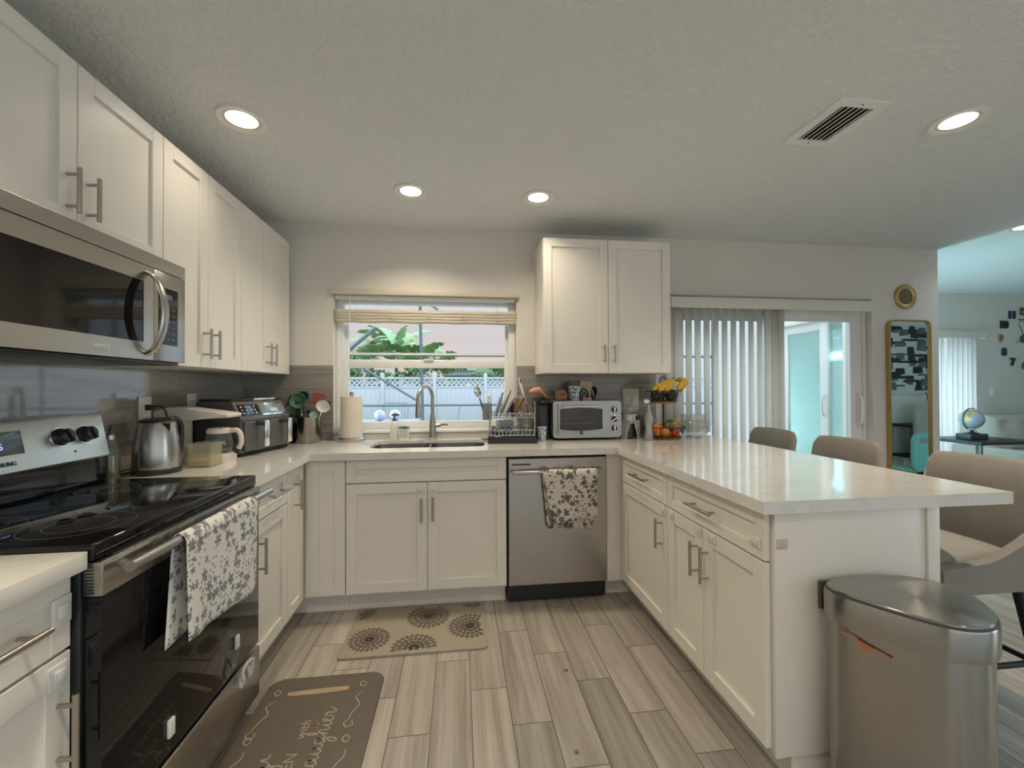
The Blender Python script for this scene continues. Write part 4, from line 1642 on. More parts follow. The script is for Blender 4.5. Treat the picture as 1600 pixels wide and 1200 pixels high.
# succulent
t = thing('potted_succulent', 'small green succulent in a pierced white pot beside the soap bottle', 'plant', (1.075, -.06, CT))
ph = MB()
hw = .031
for sx_, sy_ in ((0, -1), (0, 1), (1, 0), (-1, 0)):
    holes_ = []
    for i in range(4):
        for j in range(4):
            u, v = -.0195 + i * .013, .020 + j * .014
            holes_.append([(u - .0042, v), (u, v - .0052), (u + .0042, v), (u, v + .0052)])
    outer_ = [(-hw, 0), (hw, 0), (hw * 1.1, .078), (-hw * 1.1, .078)]
    if sy_:
        ph.plate(outer_, holes_, lambda u, v, d, s=sy_: (1.075 + u, -.06 + s * d, CT + v), hw - .003, hw)
    else:
        ph.plate(outer_, holes_, lambda u, v, d, s=sx_: (1.075 + s * d, -.06 + u, CT + v), hw - .003, hw)
ph.build('pot', m_wplas, t, smooth=0)
MB().box(1.075 - .0275, 1.075 + .0275, -.0875, -.0325, CT + .001, CT + .072).build('inner_liner', M('dark_pot_liner', (.05, .06, .07), .6), t, smooth=0)
sg = MB()
random.seed(3)
for i in range(26):
    a = i * 2.4
    r = .006 + .022 * math.sqrt(i / 26)
    q = Vector((1.075 + r * math.cos(a), -.06 + r * math.sin(a), CT + .074))
    tip = q + Vector((math.cos(a) * r * .5, math.sin(a) * r * .5, .026 - r * .45))
    sg.tube([q, q.lerp(tip, .5), tip], [.0035, .0055, .0008], 6)
sg.build('leaves', M('succulent_green', (.10, .24, .16), .5, var=.2), t)

# ================================================================== DISH RACK
RM = Matrix.Translation((1.805, -.235, CT)) @ Matrix.Rotation(R(-5), 4, 'Z')
t = thing('dish_rack', 'two-tier black and chrome wire dish rack beside the sink', 'dish rack', (1.805, -.235, CT))
RW, RD = .150, .150


def tp(mb, pts, r=.0028, closed=False, seg=6):
    mb.tube([RM @ Vector(p) for p in pts], r, seg, closed)


tr = MB()
tr.box(-RW, RW, -RD, RD, .012, .016, .001, mat=RM)
tr.box(-RW, RW, -RD - .006, -RD, .0, .044, .002, mat=RM)
tr.box(-RW, RW, RD, RD + .006, .0, .044, .002, mat=RM)
tr.box(-RW - .006, -RW, -RD - .006, RD + .006, .0, .044, .002, mat=RM)
tr.box(RW, RW + .006, -RD - .006, RD + .006, .0, .044, .002, mat=RM)
tr.box(-RW - .055, -RW - .0055, -.02, .045, .010, .016, .002, mat=RM)
tr.build('drip_tray', m_black, t)
lo = MB()
for z in (.052, .085):
    tp(lo, [(-RW + .005, -RD + .005, z), (RW - .005, -RD + .005, z), (RW - .005, RD - .005, z), (-RW + .005, RD - .005, z)], .0026, True)
for i in range(12):
    x = -RW + .015 + i * (2 * RW - .03) / 11
    tp(lo, [(x, -RD + .005, .085), (x, -RD + .005, .048), (x, RD - .005, .048), (x, RD - .005, .085)])
lo.build('lower_basket', m_nickel, t)
hp_ = MB()
for i in range(6):
    x = -RW + .035 + i * .046
    tp(hp_, [(x - .014, -RD + .02, .05), (x - .014, -RD + .02, .088), (x - .009, -RD + .02, .1), (x, -RD + .02, .105), (x + .009, -RD + .02, .1), (x + .014, -RD + .02, .088), (x + .014, -RD + .02, .05)], .0026)
hp_.build('cup_hoops', m_wire, t)
for s in (-1, 1):
    sd_ = MB()
    for y in (-RD + .03, RD - .03):
        tp(sd_, [(s * RW * .97, y, .045), (s * RW * .97, y, .262 if s > 0 else .23)], .0038, seg=8)
    tp(sd_, [(s * RW * .97, -RD + .03, .262 if s > 0 else .23), (s * RW * .97, RD - .03, .262 if s > 0 else .23)], .0038, seg=8)
    for z in ((.10, .13, .19, .215) if s > 0 else (.10, .13)):
        tp(sd_, [(s * RW * .97, -RD + .03, z), (s * RW * .97, RD - .03, z)], .0026)
    if s > 0:
        for k in range(3):
            zz = .10 + k * .05
            tp(sd_, arc((0, 0, 0), .0, 0, 0, 1) and [(s * RW * .97 + .004, -RD + .06 + .02 * math.sin(a), zz + .018 * math.cos(a)) for a in [i * PI / 5 for i in range(11)]], .0022)
    sd_.build('side_frame', m_nickel, t)
ub = MB()
for z in (.162, .19):
    tp(ub, [(-RW * .95, -RD + .03, z), (RW * .95, -RD + .03, z), (RW * .95, RD - .03, z), (-RW * .95, RD - .03, z)], .0028, True)
for i in range(14):
    x = -RW * .9 + i * (1.8 * RW) / 13
    tp(ub, [(x, -RD + .03, .19), (x, -RD + .03, .16), (x, RD - .03, .16), (x, RD - .03, .19)])
for i in range(9):
    x = .0 + i * .017
    tp(ub, [(x, -.03, .16), (x, -.03, .215)], .0022)
ub.build('upper_basket', m_nickel, t)

# things in the rack
cu = MB()
cx_, cy_ = -RW - .012, -.075
cu.plate(rrect(cx_ - .030, cx_ + .030, cy_ - .030, cy_ + .030, .012), [rrect(cx_ - .027, cx_ + .027, cy_ - .027, cy_ + .027, .010)], lambda u, v, d: RM @ Vector((u, v, d)), .152, .255)
cu.prism(rrect(cx_ - .030, cx_ + .030, cy_ - .030, cy_ + .030, .012), lambda u, v, d: RM @ Vector((u, v, d)), .148, .152)
tag(cu.build('cutlery_cup', M('grey_plastic_cup', (.20, .20, .215), .45)), 'grey plastic cutlery cup hooked on the end of the dish rack', 'cup')
q0 = RM @ Vector((cx_ - .01, cy_, .156))
utensil('slotted_spoon', 'steel slotted spoon leaning out of the grey cutlery cup', q0, q0 + Vector((-.04, 0, .135)), m_dgreen, spoon_head(.022, .085), m_chrome)
q0 = RM @ Vector((cx_ + .014, cy_ + .005, .156))
t2 = thing('bottle_brush', 'white bottle brush handle standing in the grey cutlery cup', 'brush', q0)
MB().tube([q0, q0 + Vector((0, 0, .10)), q0 + Vector((.001, 0, .15))], [.014, .013, .014], 14).build('handle', m_wplas, t2)
MB().tube([q0 + Vector((.001, 0, .1505)), q0 + Vector((.001, 0, .165))], [.014, .006], 14).build('cap', m_wplas, t2)

m_platew = M('glazed_white_plate', (.72, .76, .80), .15)
m_plateb = M('blue_glaze', (.12, .20, .42), .15)


def disc_leaning(name, label, cat, x, r, lean, matp, matr, zc=None, rim_in=.85, y=-.01, depth=.014):
    m4 = RM @ Matrix.Translation((x, y, .168 + r * math.cos(lean) * .97)) @ Matrix.Rotation(R(90) - lean, 4, 'Y') @ Matrix.Rotation(R(6), 4, 'X')
    t = thing(name, label, cat, m4.translation)
    mb = MB().lathe([(.0, 0), (r * .6, 0), (r * rim_in, depth * .6), (r * rim_in, depth * .6 + .004), (r * .58, .004), (0, .004)], (0, 0, 0), 40, cap=False)
    bmesh.ops.transform(mb.b, matrix=m4, verts=mb.b.verts[:])
    mb.build('well', matp, t)
    mb = MB().lathe([(r * rim_in, depth * .6 + .0002), (r, depth), (r, depth + .003), (r * rim_in, depth * .6 + .0038)], (0, 0, 0), 40, cap=False)
    bmesh.ops.transform(mb.b, matrix=m4, verts=mb.b.verts[:])
    mb.build('rim', matr, t)
    return t


disc_leaning('plate', 'white plate with blue rim, first in the top tier of the dish rack', 'plate', -.095, .088, R(-16), m_platew, m_plateb)
disc_leaning('plate', 'pale plate with tan rim, second in the top tier of the dish rack', 'plate', -.055, .100, R(-22), m_platew, M('tan_rim', (.5, .42, .30), .3))
disc_leaning('plate', 'small blue plate behind the tan-rimmed plate in the dish rack', 'plate', -.018, .075, R(-24), m_platew, m_plateb)
disc_leaning('wooden_bowl', 'dark brown wooden bowl standing on edge in the dish rack', 'bowl', .018, .100, R(-28), M('dark_turned_wood', (.10, .06, .035), .35, var=.3), M('dark_turned_wood_rim', (.20, .11, .05), .35), depth=.04)
bm4 = RM @ Matrix.Translation((.115, .02, .168)) @ Matrix.Rotation(R(-14), 4, 'Y')
t2 = thing('cutting_board', 'thin white cutting board with red corners leaning in the dish rack', 'cutting board', bm4.translation)
MB().prism(rrect(-.10, .10, .0, .26, .02, 5), lambda u, v, d: bm4 @ Vector((d, u, v)), -.003, .003).build('board', m_wplas, t2)
for a_, b_, c_, d_ in ((-.101, -.06, .02, .085), (-.101, -.075, .225, .255)):
    MB().box(-.0045, .0045, a_, b_, c_, d_, .002, mat=bm4).build('red_grip', m_red, t2)
kq = RM @ Vector((.06, -.06, .17))
t2 = thing('paring_knife', 'wooden-handled knife leaning across the brown bowl in the dish rack', 'knife', kq)
MB().tube([kq + Vector((-.015, -.01, .03)), kq + Vector((-.05, -.015, .105))], [.008, .0095], 10).build('handle', M('pale_wood', (.42, .25, .12), .45), t2)
MB().tube([kq + Vector((.012, -.004, -.005)), kq + Vector((-.0145, -.01, .0295))], [.002, .006], 8, flat=.3).build('blade', m_chrome, t2)
for i, (x, y, r, h) in enumerate(((.025, -.07, .030, .085), (.09, -.075, .032, .07), (.09, .05, .034, .09))):
    g0 = RM @ Vector((x, y, .051))
    o = MB().lathe([(r, 0), (r * .93, h), (0, h), (0, h - .004), (r * .88, h - .004), (r - .003, 0)], g0, 28, cap=False).build('drinking_glass', m_cglass)
    tag(o, ['clear glass upside down near the hoops in the lower tier of the dish rack', 'short clear glass upside down at the front outer corner of the dish rack', 'clear glass upside down at the back of the lower tier of the dish rack'][i], 'glass', 'glasses drying in the rack')
g0 = RM @ Vector((-.045, .07, .051))
o = MB().prism(rrect(-.06, .06, -.035, .035, .012), lambda u, v, d: (g0.x + u, g0.y + v, d), g0.z, g0.z + .085).build('plastic_box', M('pale_blue_plastic', (.55, .62, .68), .35))
tag(o, 'pale plastic box upside down in the lower tier of the dish rack', 'box')
b0 = RM @ Vector((-RW + .025, -.10, .0165))
t2 = thing('scrub_brush', 'blue-handled scrubbing brush at the sink end of the rack tray', 'brush', b0)
MB().tube(spline([b0 + Vector((.02, -.01, .008)), b0 + Vector((-.005, 0, .045)), b0 + Vector((.005, .01, .085))], 5), .008, 10).build('handle', m_plateb, t2)
MB().ell(b0 + Vector((.032, -.012, .014)), (.026, .020, .014)).build('bristles', M('white_bristles', (.7, .72, .74), .9, bump=.6, bscale=200), t2)


# ================================================================== PATTERNED CUPS
def leaf_mat():
    m, nt, b = new_mat('blue_leaf_print')
    vo = nt.new('ShaderNodeTexVoronoi', voronoi_dimensions='3D', feature='DISTANCE_TO_EDGE')
    v = nt.scalev(nt.obj(), (1, 1, .6))
    nt.l.new(v, vo.inputs['Vector'])
    vo.inputs['Scale'].default_value = 75
    f = nt.math('GREATER_THAN', vo.outputs['Distance'], .16)
    nt.l.new(nt.mix(f, (.62, .68, .68), (.02, .085, .20)), b.inputs['Base Color'])
    b.inputs['Roughness'].default_value = .4
    return m


m_leaf = leaf_mat()


def leaf_cup(label, c0, r, h):
    t = thing('paper_cup', label, 'cup', c0)
    MB().lathe([(r * .80, 0), (r, h), (r - .002, h), (r * .78, .004), (0, .004)], c0, 32).build('cup_wall', m_leaf, t)
    MB().tube(arc((c0[0], c0[1], c0[2] + h), r, 0, 2 * PI, 32, 'XY')[:-1], .0016, 6, True).build('rim', m_wplas, t)
    return t


leaf_cup('blue leaf-patterned cup on the worktop in front of the toaster oven', (2.005, -.275, CT), .032, .092)

# ================================================================== POD COFFEE MACHINE
t = thing('pod_machine', 'narrow dark blue coffee machine squeezed between dish rack and toaster oven', 'coffee machine', (2.03, -.14, CT))
m_navy = M('dark_slate_plastic', (.055, .06, .075), .4)
MB().prism(rrect(1.984, 2.078, -.20, -.02, .03, 6), XY, CT, CT + .235).build('body', m_navy, t)
hd = MB().prism([(-.20, .2355), (-.02, .2355), (-.02, .285), (-.12, .29), (-.24, .268), (-.25, .25)], lambda u, v, d: (d, u, CT + v), 1.984, 2.077)
bmesh.ops.bevel(hd.b, geom=hd.b.edges[:], offset=.008, segments=2, affect='EDGES', profile=.5)
hd.build('brew_head', m_black, t)
MB().tube([(2.0, -.23, CT + .275), (1.985, -.265, CT + .268), (1.972, -.28, CT + .265)], [.010, .009, .010], 10).build('lever', m_black, t)
o = MB()


def pouch(i, j):
    a = 2 * PI * j
    s = i
    r = .022 * math.sin(PI * min(max(s, .02), .98)) ** .5 + .004
    cpt = Vector((1.935 + .135 * s, -.17 + .03 * s, CT + .325 + .012 * math.sin(PI * s) - .055 * max(0, s - .6) * 2))
    return cpt + Vector((0, r * 1.3 * math.cos(a), r * math.sin(a)))


o.grid(pouch, 16, 14)
o = o.build('cloth_pouch', M('peach_fabric', (.62, .33, .22), .8, var=.25, scale=18), smooth=80)
tag(o, 'peach-coloured soft pouch lying on top of the coffee machine', 'pouch')

# ================================================================== TOASTER OVEN
TX0, TX1, TYF, TYB = 2.082, 2.556, -.282, -.03
TZ = CT + .018
TH = .245
t = thing('toaster_oven', 'stainless toaster oven with glass door and three black dials', 'toaster oven', (2.32, -.16, CT))
bd = MB().plate(rrect(TX0, TX1, TZ, TZ + TH, .018, 5), [rrect(TX0 + .012, TX1 - .11, TZ + .012, TZ + TH - .012, .01, 4)], XZ, TYF + .02, TYB - .006)
bd.prism(rrect(TX0, TX1, TZ, TZ + TH, .018, 5), XZ, TYB - .006, TYB)
bd.build('housing', M('toaster_grey_steel', (.33, .34, .36), .35, .8), t)
fc = MB().plate(rrect(TX0 - .002, TX1, TZ - .002, TZ + TH + .002, .022, 6), [rrect(TX0 + .036, TX1 - .131, TZ + .04, TZ + TH - .034, .01, 4)], XZ, TYF, TYF + .0195)
fc.build('front_bezel', m_toast, t)
rk = MB()
for i in range(12):
    x = TX0 + .03 + i * .026
    rk.cyl((x, TYF + .03, TZ + .092), (x, TYB - .012, TZ + .092), .0016, 6)
for y in (TYF + .03, TYB - .012):
    rk.cyl((TX0 + .016, y, TZ + .092), (TX1 - .114, y, TZ + .092), .002, 6)
rk.build('oven_rack', m_chrome, t)
MB().plate(rrect(TX0 + .04, TX1 - .14, TYF + .03, TYB - .02, .02), [], XY, TZ + .0945, TZ + .10).build('baking_tray', M('used_tray', (.45, .38, .28), .35, .7, var=.3), t)
for x in (TX0 + .05, TX1 - .05):
    for y in (TYF + .04, TYB - .04):
        MB().lathe([(.012, 0), (.014, .0175)], (x, y, CT), 12).build('foot', m_rubber, t)
dX0, dX1 = TX0 + .030, TX1 - .125
dz0, dz1 = TZ + .018, TZ + TH - .016
win = []
for i in range(11):
    s = i / 10
    win.append((dX0 + .012 + (dX1 - dX0 - .024) * s, dz0 + .040 - .012 * math.sin(PI * s)))
for i in range(11):
    s = 1 - i / 10
    win.append((dX0 + .012 + (dX1 - dX0 - .024) * s, dz1 - .036 + .010 * math.sin(PI * s)))
dr_ = MB().plate([(dX0, dz0), (dX1, dz0), (dX1, dz1), (dX0, dz1)], [win], XZ, TYF - .012, TYF - .001)
do_ = dr_.build('door', m_toast, t, smooth=0)
MB().prism(win, XZ, TYF - .008, TYF - .004).build('door_glass', glass_mat('smoked_glass', (.62, .60, .54), 0, .07, ((.05, .045, .035), .12)), do_, smooth=0)
h = MB().tube([(dX0 + .03, TYF - .03, dz1 - .017), (dX1 - .03, TYF - .03, dz1 - .017)], .0065, 12)
for x in (dX0 + .05, dX1 - .05):
    h.cyl((x, TYF - .011, dz1 - .017), (x, TYF - .03, dz1 - .017), .005, 8)
h.build('handle', m_chrome, do_)
bq = MB().lathe([(.014, -.0145), (.014, -.012), (0, -.0145)], ((dX0 + dX1) / 2, TYF, dz0 + .016), 20, 'Y')
bq.build('badge', m_dgrey, do_)
for k in range(3):
    zc = TZ + .06 + k * .063
    kx = TX1 - .055
    ring = MB().lathe([(.026, -.0005), (.026, -.004), (.0225, -.006)], (kx, TYF, zc), 28, 'Y')
    ko = ring.build('dial', m_chrome, t)
    kk = MB().lathe([(.021, -.0062), (.020, -.016), (0, -.017)], (kx, TYF, zc), 24, 'Y')
    kk.build('dial_face', m_black, ko)
    g = MB().box(-.0045, .0045, -.026, -.0172, -.020, .020, .002, mat=Matrix.Translation((kx, TYF, zc)) @ Matrix.Rotation(R((0, 60, 0)[k]), 4, 'Y'))
    g.build('dial_grip', m_chrome, ko)

# things on the toaster oven
oz = TZ + TH + .0005
g0 = (2.165, -.16, oz)
t = thing('round_ornament', 'small round brown ornament with dark swirl on top of the toaster oven', 'ornament', g0)
MB().lathe([(.022, 0), (.036, .008), (.045, .032), (.043, .055), (.032, .074), (.014, .084), (0, .085)], g0, 32).build('body', M('terracotta_glaze', (.34, .19, .10), .35, var=.15), t)
MB().lathe([(.020, 0), (.020, .003), (.014, .004), (.008, .0045)], (0, 0, 0), 24).xf(Matrix.Translation(Vector(g0) + Vector((.002, -.036, .058))) @ Matrix.Rotation(R(62), 4, 'X') @ Matrix.Translation((0, 0, -.002))).build('swirl', m_black, t)
leaf_cup('blue leaf-patterned cup standing on the toaster oven', (2.262, -.16, oz), .046, .102)
o = MB().prism(rrect(2.31, 2.375, -.005, .012, .004), lambda u, v, d: (u, -.20 + v, d), oz, oz + .022).build('pink_box', M('pink_card', (.55, .20, .22), .5))
tag(o, 'small pink packet on the toaster oven in front of the paper bag', 'packet')
bgm = Matrix.Translation((2.34, -.11, oz)) @ Matrix.Rotation(R(6), 4, 'Y')
o = MB().box(-.045, .045, -.03, .03, .0, .135, .004, mat=bgm)
o.box(-.035, .035, -.0312, -.0302, .02, .10, mat=bgm)
o = o.build('paper_bag', [M('kraft_paper', (.50, .42, .33), .8, var=.15)], smooth=30)
o.location.z += .005
tag(o, 'upright kraft paper bag at the back of the toaster oven', 'bag')
cw = MB()
cw.tube(spline([(2.30, -.185, oz + .012), (2.295, -.19, oz + .055), (2.32, -.185, oz + .088), (2.352, -.182, oz + .06), (2.35, -.185, oz + .012)], 6), .006, 8)
cw.tube(spline([(2.312, -.193, oz + .012), (2.31, -.196, oz + .05), (2.325, -.196, oz + .062), (2.338, -.193, oz + .04), (2.335, -.192, oz + .012)], 6), .005, 8)
o = cw.build('cable_loops', m_black)
o.location.z -= 0.005
tag(o, 'grey looped cable in front of the paper bag on the toaster oven', 'cable')
cw = MB()
random.seed(11)
for k in range(4):
    pts_ = [(2.405 + .018 * math.cos(a) + .004 * k, -.12 + .012 * math.sin(a * 2 + k), oz + .048 + .040 * math.sin(a) + .003 * k) for a in [i * 2 * PI / 14 for i in range(14)]]
    cw.tube(pts_, .0048, 8, True)
o = cw.build('coiled_cable', m_black)
tag(o, 'black coiled cable at the dial end on top of the toaster oven', 'cable')
cl = MB().box(2.235, 2.30, -.125, -.095, oz, oz + .142, .003)
o = cl.build('small_gadget', M('taupe_plastic', (.20, .17, .14), .5))
tag(o, 'small taupe box behind the blue cup on the toaster oven', 'box')

# ================================================================== JUICER
t = thing('juicer', 'silver citrus juicer on moulded legs between toaster oven and fruit basket', 'juicer', (2.665, -.20, CT))
m_silv = M('satin_silver_plastic', (.60, .57, .53), .3, .4)
jc = Vector((2.645, -.195, CT))
by = MB().lathe([(.062, .105), (.064, .112), (.060, .165), (.05, .172)], jc, 32)
by.build('body', m_silv, t)
for a in (R(225), R(315), R(90)):
    d = Vector((math.cos(a), math.sin(a), 0))
    s = Vector((-d.y, d.x, 0))
    lg = MB()
    rings_ = []
    for z, ro_, w in ((.0, .074, .020), (.05, .068, .023), (.09, .062, .034), (.125, .060, .040)):
        p = jc + d * ro_ + Vector((0, 0, z))
        rings_.append([p + s * w - d * .004, p + s * w + d * .004, p - s * w + d * .004, p - s * w - d * .004])
    lg.ring_loft(rings_)
    lg.build('leg', m_silv, t, smooth=40)
MB().lathe([(.056, .01), (.054, .1045)], jc, 28).build('inner_cup', M('juice_cup_black', (.03, .03, .032), .2), t)
MB().lathe([(.055, .1725), (.066, .185), (.068, .215), (.066, .215), (.06, .19), (.0, .186)], jc, 32).build('bowl', m_cglass, t)
MB().lathe([(.046, .187), (.034, .198), (.018, .225), (.0, .232)], jc, 20).build('reamer', m_cglass, t)
MB().lathe([(.017, 0), (.017, .008), (.010, .010)], (0, 0, 0), 18).xf(Matrix.Translation(jc + Vector((.040, -.050, .145))) @ Matrix.Rotation(R(40), 4, 'Z') @ Matrix.Rotation(R(90), 4, 'X')).build('dial', m_black, t)
MB().tube([jc + Vector((-.06, -.02, .175)), jc + Vector((-.085, -.03, .178))], [.012, .01], 10).build('spout', m_black, t)

# silver spice mill / standing spoon rest
sc2 = Vector((2.718, -.36, CT))
t = thing('spoon_stand', 'upright silver spoon rest with pear-shaped front beside the fruit basket', 'spoon rest', sc2)
MB().lathe([(.030, 0), (.033, .004), (.030, .06), (.026, .085), (.034, .12), (.032, .16), (.016, .20), (.010, .225), (.013, .24), (.0, .245)], sc2, 26, sy=.5).build('body', m_sinkst, t)
MB().lathe([(.022, .0), (.022, .002), (.0, .003)], (0, 0, 0), 24, sy=1.35).xf(Matrix.Translation(sc2 + Vector((0, -.0185, .14))) @ Matrix.Rotation(R(90), 4, 'X')).build('pear_plate', M('grey_enamel', (.35, .34, .33), .3), t)
MB().ell(sc2 + Vector((-.012, .0, .262)), (.022, .010, .016)).build('spoon_bowl', m_chrome, t)

# ================================================================== FRUIT BASKET
FBc = Vector((2.868, -.265, CT))
t = thing('fruit_basket', 'two-tier wire fruit basket with wooden bases and ring on top', 'fruit basket', FBc)


def tier(z, rb, rt_, h, n):
    MB().lathe([(rb, 0), (rb + .002, .003), (rb + .002, .012), (rb, .015), (0, .015)], FBc + Vector((0, 0, z)), 40).build('wooden_base', m_wood, t)
    wi = MB()
    for q, rr in ((.02, rb + .004), (h, rt_)):
        wi.tube(arc((FBc.x, FBc.y, FBc.z + z + q), rr, 0, 2 * PI, 40, 'XY')[:-1], .0028, 6, True)
    for i in range(n):
        a = 2 * PI * i / n
        d = Vector((math.cos(a), math.sin(a), 0))
        wi.tube([FBc + d * (rb + .003) + Vector((0, 0, z + .008)), FBc + d * (rb * .4 + rt_ * .6) + Vector((0, 0, z + h * .5)), FBc + d * rt_ + Vector((0, 0, z + h))], .0016, 5)
    wi.build('wire_basket', m_wire, t)


tier(.0, .108, .142, .085, 40)
tier(.245, .085, .118, .085, 12)
MB().tube([FBc + Vector((0, 0, .0155)), FBc + Vector((0, 0, .245))], .0055, 10).tube([FBc + Vector((0, 0, .2605)), FBc + Vector((0, 0, .375))], .0055, 10).build('pole', m_wire, t)
MB().tube([FBc + Vector((.026 * math.cos(a), 0, .402 + .026 * math.sin(a))) for a in [i * 2 * PI / 28 for i in range(28)]], .0036, 8, True).build('ring', m_wire, t)
fz = CT + .2615
m_av = M('avocado_skin', (.022, .024, .016), .55, var=.4, scale=50, bump=.5, bscale=220)
AV = [(-.062, -.028, .040, 'dark avocado on the stove side of the top tier, under the bananas'), (.030, -.052, .040, 'dark avocado at the front of the top tier beside the pole'),
      (.066, .006, .041, 'dark avocado on the patio side of the top tier'), (-.02, .055, .038, 'dark avocado at the back of the top tier')]
for i, (x, y, r, lb) in enumerate(AV):
    t2 = thing('avocado', lb, 'fruit', FBc + Vector((x, y, .26)), 'avocados in the top tier')
    mb = MB().lathe([(.001, -r * 1.05), (r * .7, -r * .8), (r, -r * .1), (r * .92, r * .35), (r * .6, r * .95), (r * .3, r * 1.22), (.001, r * 1.28)], (0, 0, 0), 22)
    m4 = Matrix.Translation(FBc + Vector((x, y, .2615 + r))) @ Matrix.Rotation(R(80 + 20 * i), 4, 'Z') @ Matrix.Rotation(R(84), 4, 'X')
    bmesh.ops.transform(mb.b, matrix=m4, verts=mb.b.verts[:])
    mb.build('skin', m_av, t2)
    mb = MB().lathe([(.004, r * 1.275), (.004, r * 1.33)], (0, 0, 0), 8)
    bmesh.ops.transform(mb.b, matrix=m4, verts=mb.b.verts[:])
    mb.build('stem', m_wood, t2)
# bananas
crown = FBc + Vector((.085, .01, .405))
t2 = thing('banana_bunch', 'bunch of yellow bananas lying on the avocados in the top tier', 'fruit', crown)
m_ban = M('banana_peel', (.62, .40, .04), .45, var=.25, scale=9)
ends = [(-.095, -.045, .335), (-.065, -.075, .325), (-.02, -.085, .325), (.075, -.06, .335), (.12, -.02, .33)]
for i, (x, y, z) in enumerate(ends):
    e_ = FBc + Vector((x, y, z))
    mid = (crown + e_) / 2 + Vector(((.02 if x > 0 else -.0) + (.03 if i > 2 else 0), -.02, .016 if i < 3 else .03))
    pts_ = spline([crown + Vector((0, -.004 * i, -.005)), crown.lerp(mid, .45) + Vector((0, 0, .006)), mid, mid.lerp(e_, .6) + Vector((0, 0, .004)), e_], 4)
    n_ = len(pts_)
    rad_ = [.006 + .0125 * min(1, max(0, (k / (n_ - 1) - .08) * 4)) * (1 if k / (n_ - 1) < .8 else 1 - (k / (n_ - 1) - .8) * 3.8) for k in range(n_)]
    MB().tube(pts_, rad_, 8).build('banana', m_ban, t2, smooth=30)
MB().tube([crown + Vector((.0, -.005, -.012)), crown + Vector((-.012, -.012, .016))], [.013, .010], 8).build('stem_crown', M('banana_stem', (.30, .24, .14), .7), t2)
# mango, oranges, tomato, blue box
mb = MB().ell((0, 0, 0), (.068, .050, .046), 26, 16, Matrix.Rotation(R(-22), 4, 'Y'))


def mango_mat():
    m, nt, b = new_mat('mango_skin')
    p = nt.sep(nt.obj())
    f = nt.math('ADD', nt.math('MULTIPLY', p[0], 9.0), nt.math('MULTIPLY', nt.noise(nt.obj(), 14), .9))
    nt.l.new(nt.ramp(f, [(.15, (.10, .13, .03)), (.45, (.28, .22, .06)), (.7, (.42, .16, .07)), (.95, (.38, .20, .08))]), b.inputs['Base Color'])
    b.inputs['Roughness'].default_value = .35
    return m


bmesh.ops.translate(mb.b, verts=mb.b.verts[:], vec=FBc + Vector((.062, .0, .088)))
o = mb.build('mango', mango_mat(), smooth=60)
tag(o, 'large green and red mango in the lower tier', 'fruit')
m_or = M('orange_peel', (.72, .22, .02), .45, var=.1, bump=.25, bscale=260)
for x, y, z, r, lb in ((-.075, -.055, 0, .030, 'small orange at the stove side of the lower tier'), (-.028, -.072, .0, .034, 'larger orange near the middle of the lower tier'), (-.055, -.01, .028, .031, 'orange half hidden behind the others in the lower tier')):
    o = MB().ell(FBc + Vector((x, y, .016 + r + z)), (r, r, r * .93), 22, 14).build('orange', m_or, smooth=60)
    tag(o, lb, 'fruit', 'oranges in the lower tier')
t2 = thing('tomato', 'red tomato at the front of the lower tier under the mango', 'fruit', FBc + Vector((.045, -.078, .016)))
MB().ell(FBc + Vector((.045, -.078, .0405)), (.026, .026, .024), 20, 12).build('skin', M('tomato_red', (.62, .035, .02), .2), t2, smooth=60)
MB().lathe([(.010, 0), (.004, .004), (.002, .010)], FBc + Vector((.045, -.078, .063)), 8).build('stem', m_green, t2)
o = MB().box(-.03, .03, -.02, .02, 0, .055, .003, mat=Matrix.Translation(FBc + Vector((-.03, .055, .016)))).build('blue_packet', M('blue_card', (.08, .20, .42), .5))
tag(o, 'small blue packet at the back of the lower tier', 'packet')

# ================================================================== GLASS BOWLS
m_cg2 = glass_mat('clear_container_plastic', (.93, .94, .93), .05, .10, ((.80, .80, .78), .20))


def bowl_(label, c0, r, h, name='glass_bowl'):
    o = MB().lathe([(r * .55, 0), (r * .72, .004), (r * .93, h * .55), (r, h), (r - .003, h), (r * .9, h * .56), (r * .69, .008), (0, .006)], c0, 36, cap=True).build(name, m_cg2)
    tag(o, label, 'bowl', 'clear bowls beside the fruit basket')
    return o


bowl_('wide clear glass bowl at the bottom of the stack by the patio door end', (3.135, -.20, CT), .105, .072)
bowl_('clear glass bowl nested on the bottom bowl of the stack', (3.135, -.20, CT + .040), .098, .075)
bowl_('clear glass bowl upside up at the top of the stack', (3.132, -.20, CT + .082), .092, .080)
t = thing('glass_canister', 'round clear canister with lid behind the fruit basket', 'canister', (2.845, -.07, CT))
MB().lathe([(.070, 0), (.072, .004), (.072, .10), (.068, .108), (0, .109)], (2.845, -.07, CT), 32).build('jar', m_cg2, t)
MB().lathe([(.074, .1095), (.074, .120), (.05, .135), (.012, .140), (.012, .152), (0, .153)], (2.845, -.07, CT), 32).build('lid', m_cg2, t)

# ================================================================== FLOOR MATS
def petal(mb, c, a, r, l, w, z, clip):
    d = Vector((math.cos(a), math.sin(a), 0))
    s = Vector((-d.y, d.x, 0))
    pts_ = [c + d * r, c + d * (r + l * .45) + s * w, c + d * (r + l), c + d * (r + l * .45) - s * w]
    x0, x1, y0, y1 = clip
    if all(x0 <= p.x <= x1 and y0 <= p.y <= y1 for p in pts_):
        mb.poly([(p.x, p.y, z) for p in pts_])


